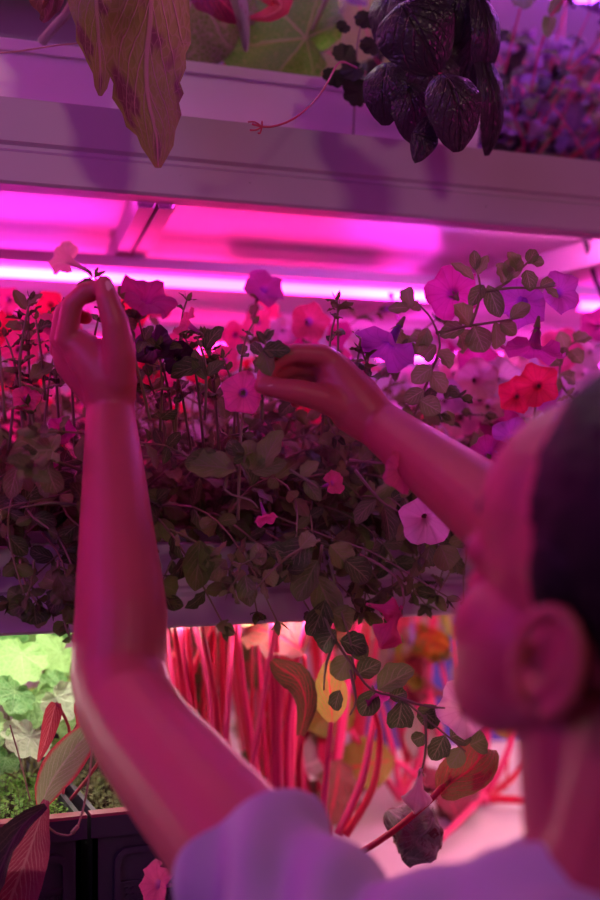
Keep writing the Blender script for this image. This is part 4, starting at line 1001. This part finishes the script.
crumple(WZ(355, 770, ZD+.045), .036, 'mottled withered leaf left of the crumpled ball', ['wither', 'beetr'], 6)
crumple(WZ(440, 800, ZD+.03), .03, 'flat pale withered leaf behind the crumpled ball', ['wither', 'brown'], 5)
crumple(WZ(300, 800, ZD+.04), .035, 'withered leaf at the foot of the tall stalks', ['wither', 'beetr'], 5)
crumple(WY(385, 650, 1.9), .05, 'large silvery withered leaf at the back under the beam', ['wither'], 7)
crumple(WY(432, 640, 1.7), .032, 'yellow and orange crinkled leaf under the beam left of the face', ['beeto', 'beeto', 'beetg'], 7, 'yellowing_leaf')
for i, (px, py, Y) in enumerate(((210, 660, 1.9), (270, 655, 2.0), (340, 640, 2.0), (180, 690, 1.8))):
    crumple(WY(px, py, Y), .05, 'dark red crinkled leaf behind the stalks '+['above the sleeve', 'left of centre', 'under the trailing spray', 'beside the arm'][i], ['beetr', 'beet', 'wither'], 6, 'beet_leaf')
# round leaf at the right and a fallen flower at the bottom left
t = thing('beet_leaf', WY(508, 760, 1.6), 'small round green leaf with a red vein beside the neck', 'leaf')
b = MB(); disc_leaf(b, WY(509, 725, 1.6), -fwd, upv, 15*1.6/F, 8, .04, .05, .1, 4, 30); b.build('leaf_blade', M['beetg'], t); b = MB(); b.tube([WY(506, 790, 1.6), WY(508, 750, 1.6), WY(509, 720, 1.595)], .002, 6); b.build('stalk', M['stalk'], t)
t = thing('petunia_bloom', W(160, 885, 1.12), 'single lilac-pink bloom at the bottom left beside the sleeve', 'flower')
flower(t, W(154, 884, 1.12), -fwd*.9-rgt+upv*.4, 21*1.12/F, 'pk', 1.0)
b = MB(); b.tube([W(173, 881, 1.125), W(190, 872, 1.14), W(188, 840, 1.16), (cx+.11, YC-.016, ZD+HC+.006), (cx+.11, YC+.02, ZD+HC-.01)], .0012, 5); b.build('stem', M['pstem'], t)
# ------------------------------------------------------------------ the person
def ico(subd=3):
    import bmesh
    bm = bmesh.new(); bmesh.ops.create_icosphere(bm, subdivisions=subd, radius=1); vs = [V(v.co) for v in bm.verts]; fs = [[v.index for v in f.verts] for f in bm.faces]; bm.free(); return vs, fs
ICO = ico(3)
class Body:
    def __init__(s): s.v = []; s.f = []
    def ell(s, c, r, mtx=None, base=None):
        n = len(s.v); r = V(r) if hasattr(r, '__len__') else V((r, r, r))
        for q in ICO[0]:
            p = V((q.x*r.x, q.y*r.y, q.z*r.z))
            if mtx: p = mtx @ p
            p = V(c)+p
            s.v.append(base @ p if base else p)
        s.f += [[n+i for i in f] for f in ICO[1]]
    def chain(s, pts, rads, seg=16, flat=None, sub=1, base=None):
        """a closed swept limb through joints with a radius each; flat=(axis, factor) squeezes it"""
        pts = [V(p) for p in pts]
        if sub > 1:
            rr = smooth([V((r, 0, 0)) for r in rads], sub); pts = smooth(pts, sub); rads = [q.x for q in rr]
        rows = []; nr = None; n = len(pts)
        T = []
        for i in range(n): T.append((pts[min(i+1, n-1)]-pts[max(i-1, 0)]).normalized())
        P, R, TT = [], [], []
        for k in range(5):
            a = PI/2*k/5; P.append(pts[0]-T[0]*rads[0]*math.cos(a)); R.append(max(rads[0]*math.sin(a), rads[0]*.05)); TT.append(T[0])
        for i in range(n): P.append(pts[i]); R.append(rads[i]); TT.append(T[i])
        for k in range(1, 6):
            a = PI/2*k/5; P.append(pts[-1]+T[-1]*rads[-1]*math.sin(a)); R.append(max(rads[-1]*math.cos(a), rads[-1]*.05)); TT.append(T[-1])
        n0 = len(s.v)
        for p, r, t in zip(P, R, TT):
            if nr is None: nr = t.orthogonal().normalized()
            nr = (nr-t*nr.dot(t)).normalized(); b = t.cross(nr)
            for k in range(seg):
                a = 2*PI*k/seg; o = (nr*math.cos(a)+b*math.sin(a))*r
                if flat:
                    ax = V(flat[0]).normalized(); o = o-ax*o.dot(ax)*(1-flat[1])
                q = p+o
                s.v.append(base @ q if base else q)
        m = len(P)
        for i in range(m-1):
            for k in range(seg):
                s.f.append([n0+i*seg+k, n0+i*seg+(k+1) % seg, n0+(i+1)*seg+(k+1) % seg, n0+(i+1)*seg+k])
        s.f.append([n0+seg-1-k for k in range(seg)]); s.f.append([n0+(m-1)*seg+k for k in range(seg)])
    def build(s, name, m, parent, voxel=.003, smo=3, deform=None):
        me = bpy.data.meshes.new(name); me.from_pydata(s.v, [], s.f); me.update()
        o = bpy.data.objects.new(name, me); COL.objects.link(o)
        r = o.modifiers.new('r', 'REMESH'); r.mode = 'VOXEL'; r.voxel_size = voxel
        if smo: q = o.modifiers.new('s', 'SMOOTH'); q.iterations = smo; q.factor = .5
        dg = bpy.context.evaluated_depsgraph_get(); dg.update()
        nm = bpy.data.meshes.new_from_object(o.evaluated_get(dg)); o.modifiers.clear(); o.data = nm; nm.name = name
        off = origin(parent) if parent else V((0, 0, 0))
        for v in nm.vertices:
            c = v.co
            if deform: c = deform(V(c))
            v.co = c-off
        nm.polygons.foreach_set('use_smooth', [True]*len(nm.polygons)); nm.materials.clear(); nm.materials.append(m)
        if parent: o.parent = parent
        return o

# joints: as seen, with real distances from the camera
Ls = W(350, 985, .77); Le = W(126, 705, 1.00); Lw = W(110, 405, 1.13)
Rs = W(830, 975, .75); Re = W(590, 585, .96); Rw = W(378, 424, 1.15)
neck0 = W(604, 925, .735); pelvis = V((Ls+Rs)/2); pelvis.z = .86
chest = (Ls+Rs)/2; chest.z = Ls.z-.13
bx = (Rs-Ls); bx.z = 0; bx.normalize(); bf = V((-bx.y, bx.x, 0))        # right hand side, forward
if bf.dot(fwd) < 0: bf = -bf
pelvis = pelvis-bf*.02
person = thing('person', (pelvis.x, pelvis.y, 0), 'person in a pale T-shirt seen from behind, reaching both hands into the petunias', 'person')
B = Body()
# head frame
phi = math.radians(40); tilt = math.radians(15)
Fh = (-rgt*math.sin(phi)+V((fwd.x, fwd.y, 0)).normalized()*math.cos(phi)).normalized()
Fv = (Fh*math.cos(tilt)+V((0, 0, 1))*math.sin(tilt)).normalized()
Lv = V((0, 0, 1)).cross(Fh).normalized(); Uv = Fv.cross(Lv).normalized()
HC0 = W(641, 622, .722); HS = 1.16
HM = Matrix(((Fv.x*HS, Lv.x*HS, Uv.x*HS, HC0.x), (Fv.y*HS, Lv.y*HS, Uv.y*HS, HC0.y), (Fv.z*HS, Lv.z*HS, Uv.z*HS, HC0.z), (0, 0, 0, 1)))
h = lambda *a, **k: B.ell(*a, base=HM, **k)
h((-.012, 0, .045), (.096, .074, .085)); h((.035, 0, .03), (.055, .062, .062)); h((.040, 0, -.02), (.046, .056, .062)); h((.042, 0, -.048), (.038, .042, .032)); h((.066, 0, -.068), (.018, .020, .016)); h((.044, 0, .045), (.052, .062, .060))
for s_ in (1, -1):
    B.chain([(.0, s_*.054, -.026), (.033, s_*.042, -.048), (.060, s_*.02, -.066)], [.012, .013, .014], base=HM)
    h((.056, s_*.034, -.022), (.028, .026, .026)); h((.042, s_*.030, -.030), (.040, .033, .040)); h((.050, s_*.040, -.050), (.026, .018, .024)); h((.076, s_*.031, .014), (.0135, .016, .012))
    h((.096, s_*.010, -.020), (.008, .007, .006)); B.chain([(.088, s_*.018, -.050), (.097, 0, -.051)], [.005, .008], base=HM)
    # ear: helix ring, concha plate, lobe
    ES = .86; ring = []
    for k in range(13):
        a = math.radians(-70+k*25); ring.append(V((-.008+.0145*math.cos(a)*-1*-1*(-1), s_*(.076+.008*(.5-.5*math.cos(a))), -.010+.0245*math.sin(a))))
    B.chain(ring, [.0042]*13, 8, base=HM); h((-.006, s_*.071, -.011), (.013, .006, .021)); h((-.001, s_*.073, -.034), (.007, .005, .008)); h((.009, s_*.073, -.012), (.005, .005, .008))
    B.chain([(-.013, s_*.078, .004), (-.015, s_*.079, -.012), (-.008, s_*.077, -.025)], [.003, .003, .003], 8, base=HM)
B.chain([(.080, -.030, .032), (.087, 0, .032), (.080, .030, .032)], [.011, .012, .011], base=HM)
B.chain([(.086, 0, .022), (.095, 0, .002), (.105, 0, -.016)], [.007, .0075, .0085], base=HM)
B.chain([(.084, .020, -.062), (.094, 0, -.062), (.084, -.020, -.062)], [.006, .0085, .006], base=HM)
# neck, trunk, legs
nk = HM @ V((-.028, 0, -.045)); nf = HM @ V((.018, .012, -.06))
B.chain([nk, nk*.5+neck0*.5, neck0, neck0-V((0, 0, .07))], [.056, .053, .058, .07]); B.chain([nf, nf*.4+neck0*.6, neck0], [.034, .040, .045])
B.chain([Ls, neck0-V((0, 0, .02)), Rs], [.042, .055, .042], sub=3); B.chain([neck0-V((0, 0, .08)), chest-V((0, 0, .05)), (chest+pelvis)/2-V((0, 0, .05)), pelvis], [.105, .135, .118, .14], 24, (bf, .72), 3)
for s_, sh in ((-1, Ls), (1, Rs)):
    B.ell(sh, .046); B.chain([sh*.8+chest*.2, chest+bx*s_*.07], [.06, .085], flat=(bf, .8))
    hip = pelvis+bx*s_*.075-V((0, 0, .03)); kn = V((hip.x, hip.y, .47))+bf*.02; an = V((kn.x, kn.y, .085))-bf*.03
    B.chain([hip, (hip+kn)/2, kn, (kn+an)/2+V((0, 0, .05))-bf*.01, an], [.085, .074, .054, .053, .036], sub=2)
    B.chain([an-bf*.02-V((0, 0, .035)), an+bf*.12-V((0, 0, .045))], [.034, .03])
# arms
B.chain([Ls, Ls*.5+Le*.5+V((0, 0, -.004)), Le, Le*.72+Lw*.28, Le*.4+Lw*.6, Lw], [.050, .047, .040, .0385, .031, .0215], 20, sub=3)
B.chain([Rs, Rs*.5+Re*.5, Re, Re*.72+Rw*.28, Re*.4+Rw*.6, Rw], [.050, .045, .038, .039, .032, .0225], 20, sub=3)
# raised left hand: palm with four bent fingers and the thumb meeting the first finger
def fing(pts, r0, r1): B.chain([W(*p) for p in pts], [r0+(r1-r0)*i/(len(pts)-1) for i in range(len(pts))], 12)
B.chain([Lw, W(106, 378, 1.125), W(84, 352, 1.125), W(74, 342, 1.125)], [.022, .024, .019, .014], 16, sub=2)
B.chain([Lw, W(112, 378, 1.125), W(114, 352, 1.12)], [.022, .023, .017], 16, sub=2)
B.chain([Lw, W(98, 386, 1.14), W(72, 362, 1.145), W(66, 350, 1.145)], [.020, .021, .017, .013], 16, sub=2)
B.chain([W(100, 382, 1.15), W(76, 368, 1.16), W(68, 358, 1.165)], [.019, .016, .012], 16)
B.ell(W(104, 362, 1.13), .020)
fing([(76, 345, 1.12), (66, 340, 1.12), (72, 304, 1.112), (86, 290, 1.108), (99, 287, 1.107)], .0125, .0072)
fing([(70, 352, 1.135), (60, 340, 1.137), (64, 312, 1.135), (78, 298, 1.128), (93, 294, 1.122)], .0120, .0070)
fing([(68, 358, 1.155), (59, 350, 1.16), (62, 326, 1.16), (74, 314, 1.15), (86, 318, 1.14)], .0112, .0066)
fing([(70, 364, 1.17), (62, 362, 1.175), (64, 344, 1.178), (74, 334, 1.17), (84, 336, 1.16)], .0098, .0060)
fing([(118, 378, 1.115), (120, 352, 1.105), (115, 322, 1.098), (107, 298, 1.097), (104, 284, 1.102)], .0165, .0082)
# right hand: fingers reaching left, pinching with the thumb
B.chain([Rw, W(356, 402, 1.15), W(336, 372, 1.15), W(326, 360, 1.15)], [.0225, .024, .018, .013], 16, sub=2)
B.chain([Rw, W(352, 408, 1.15), W(330, 388, 1.15)], [.0225, .023, .015], 16, sub=2)
B.chain([Rw, W(358, 396, 1.165), W(338, 376, 1.17), W(328, 368, 1.17)], [.020, .021, .017, .012], 16, sub=2)
B.ell(W(345, 388, 1.155), .020)
fing([(334, 364, 1.147), (322, 355, 1.142), (294, 353, 1.133), (276, 361, 1.128), (264, 375, 1.125)], .0118, .0070)
fing([(334, 372, 1.16), (322, 366, 1.160), (296, 366, 1.150), (280, 372, 1.142), (266, 382, 1.137)], .0112, .0068)
fing([(334, 380, 1.17), (320, 376, 1.172), (300, 378, 1.166), (290, 384, 1.158), (282, 390, 1.152)], .0105, .0066)
fing([(338, 386, 1.18), (326, 386, 1.182), (310, 388, 1.18), (300, 394, 1.172), (296, 402, 1.166)], .0092, .0060)
fing([(352, 412, 1.145), (322, 398, 1.132), (295, 391, 1.124), (276, 388, 1.122), (262, 386, 1.122)], .0150, .0078)
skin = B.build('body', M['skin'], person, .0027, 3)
def nail(p, q, nrm, w=.0055):
    p = W(*p); q = W(*q); b = MB(); leaf(b, p, q-p, nrm, (q-p).length, w, 'round', .2, -.3, 0, seg=4, n=6, tint=.5); b.build('finger_nail', M['nail'], person)
nail((108, 291, 1.0895), (104, 279, 1.094), -fwd)
nail((276, 381, 1.1155), (263, 380, 1.1165), -fwd+upv)
# face details
for s_ in (1, -1):
    b = MB(); c = HM @ V((.0805, s_*.031, .011)); b.ball(c, .0105, 8); b.build('eye', M['eye'], person)
    b = MB(); b.tube([HM @ V(p) for p in ((.086, s_*.014, .034), (.089, s_*.030, .040), (.078, s_*.046, .036))], .0018, 6); b.build('eyebrow', M['brow'], person)
    b = MB(); b.tube([HM @ V(p) for p in ((.088, s_*.020, .013), (.092, s_*.031, .016), (.084, s_*.044, .013))], .0018, 6); b.build('eyelashes', M['brow'], person)
b = MB(); b.tube([HM @ V(p) for p in ((.092, .018, -.055), (.106, 0, -.0545), (.092, -.018, -.055))], .0042, 8); b.build('lips', M['lip'], person)
# hair, drawn back
Hb = Body()
Hb.ell((-.024, 0, .056), (.092, .083, .088), base=HM); Hb.ell((-.060, 0, .010), (.056, .070, .070), base=HM); Hb.ell((-.125, 0, .03), (.04, .042, .045), base=HM); Hb.ell((.000, 0, .090), (.058, .066, .042), base=HM)
for s_ in (1, -1): Hb.ell((.002, s_*.046, .032), (.028, .034, .040), base=HM)
Hb.build('hair', M['hair'], person, .0035, 3, lambda c: c+(c-HC0).normalized()*.0016*noise.noise(V((c.x*60, c.y*60, c.z*300))))
# T-shirt
T = Body()
T.chain([neck0-V((0, 0, .065)), chest-V((0, 0, .05)), (chest+pelvis)/2-V((0, 0, .05)), pelvis-V((0, 0, .03))], [.125, .155, .142, .158], 32, (bf, .75), 3)
T.chain([Ls, neck0-V((0, 0, .028)), Rs], [.058, .070, .058], sub=3)
T.chain([neck0-V((0, 0, .02)), neck0-V((0, 0, .05))], [.066, .085])
T.chain([Rs*.85+chest*.15, Rs, Rs*.55+Re*.45], [.06, .064, .062], 24)
T.chain([Ls*.8+chest*.2, Ls, Ls*.72+Le*.28, Ls*.46+Le*.54], [.066, .062, .056, .054], 32)
for s_, sh in ((-1, Ls), (1, Rs)): T.chain([sh*.75+chest*.25, chest+bx*s_*.07], [.075, .105], flat=(bf, .85))
ax = (Le-Ls).normalized(); L0 = (Le-Ls).length
def folds(c):
    f = (c-Ls).dot(ax)/L0; d = (c-CAM)
    w = .0055*math.sin(f*30+3.5*math.sin((c.z+c.x)*22))+.005*noise.noise(c*22)
    return c+(c-(Ls+ax*(f*L0))).normalized()*w if 0 < f < .62 else c+V((0, 0, 1))*.6*w
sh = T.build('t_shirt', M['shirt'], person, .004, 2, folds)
# cut the sleeve open with a flat hem
import bmesh
bm = bmesh.new(); bm.from_mesh(sh.data); off = origin(person)
bmesh.ops.bisect_plane(bm, geom=bm.verts[:]+bm.edges[:]+bm.faces[:], plane_co=Ls+ax*L0*.40-off, plane_no=ax+V((0, 0, .15)), clear_outer=False)
for vv in list(bm.verts):
    c = vv.co+off
    if (c-(Ls+ax*L0*.40)).dot(ax+V((0, 0, .15))) > 1e-5 and (c-Le).length < .25: bm.verts.remove(vv)
bm.to_mesh(sh.data); bm.free()
hm = sh.modifiers.new('t', 'SOLIDIFY'); hm.thickness = .0015; hm.offset = 1
# trousers and shoes
J = Body()
J.chain([pelvis+V((0, 0, .06)), pelvis-V((0, 0, .06))], [.145, .15], 32, (bf, .78))
for s_ in (-1, 1):
    hip = pelvis+bx*s_*.075-V((0, 0, .03)); kn = V((hip.x, hip.y, .47))+bf*.02; an = V((kn.x, kn.y, .12))-bf*.03
    J.chain([hip, (hip+kn)/2, kn, an], [.098, .088, .070, .060], sub=2)
J.build('trousers', M['jeans'], person, .006, 2)
for s_ in (-1, 1):
    hip = pelvis+bx*s_*.075; an = V((hip.x, hip.y, .05))-bf*.01
    Q = Body(); Q.chain([an-bf*.03, an+bf*.05-V((0, 0, .005)), an+bf*.15-V((0, 0, .012))], [.046, .045, .036], sub=2, flat=((0, 0, 1), .95)); Q.chain([an+V((0, 0, .02)), an-V((0, 0, .0))], [.048, .045])
    Q.build('shoe', M['shoe'], person, .005, 2)
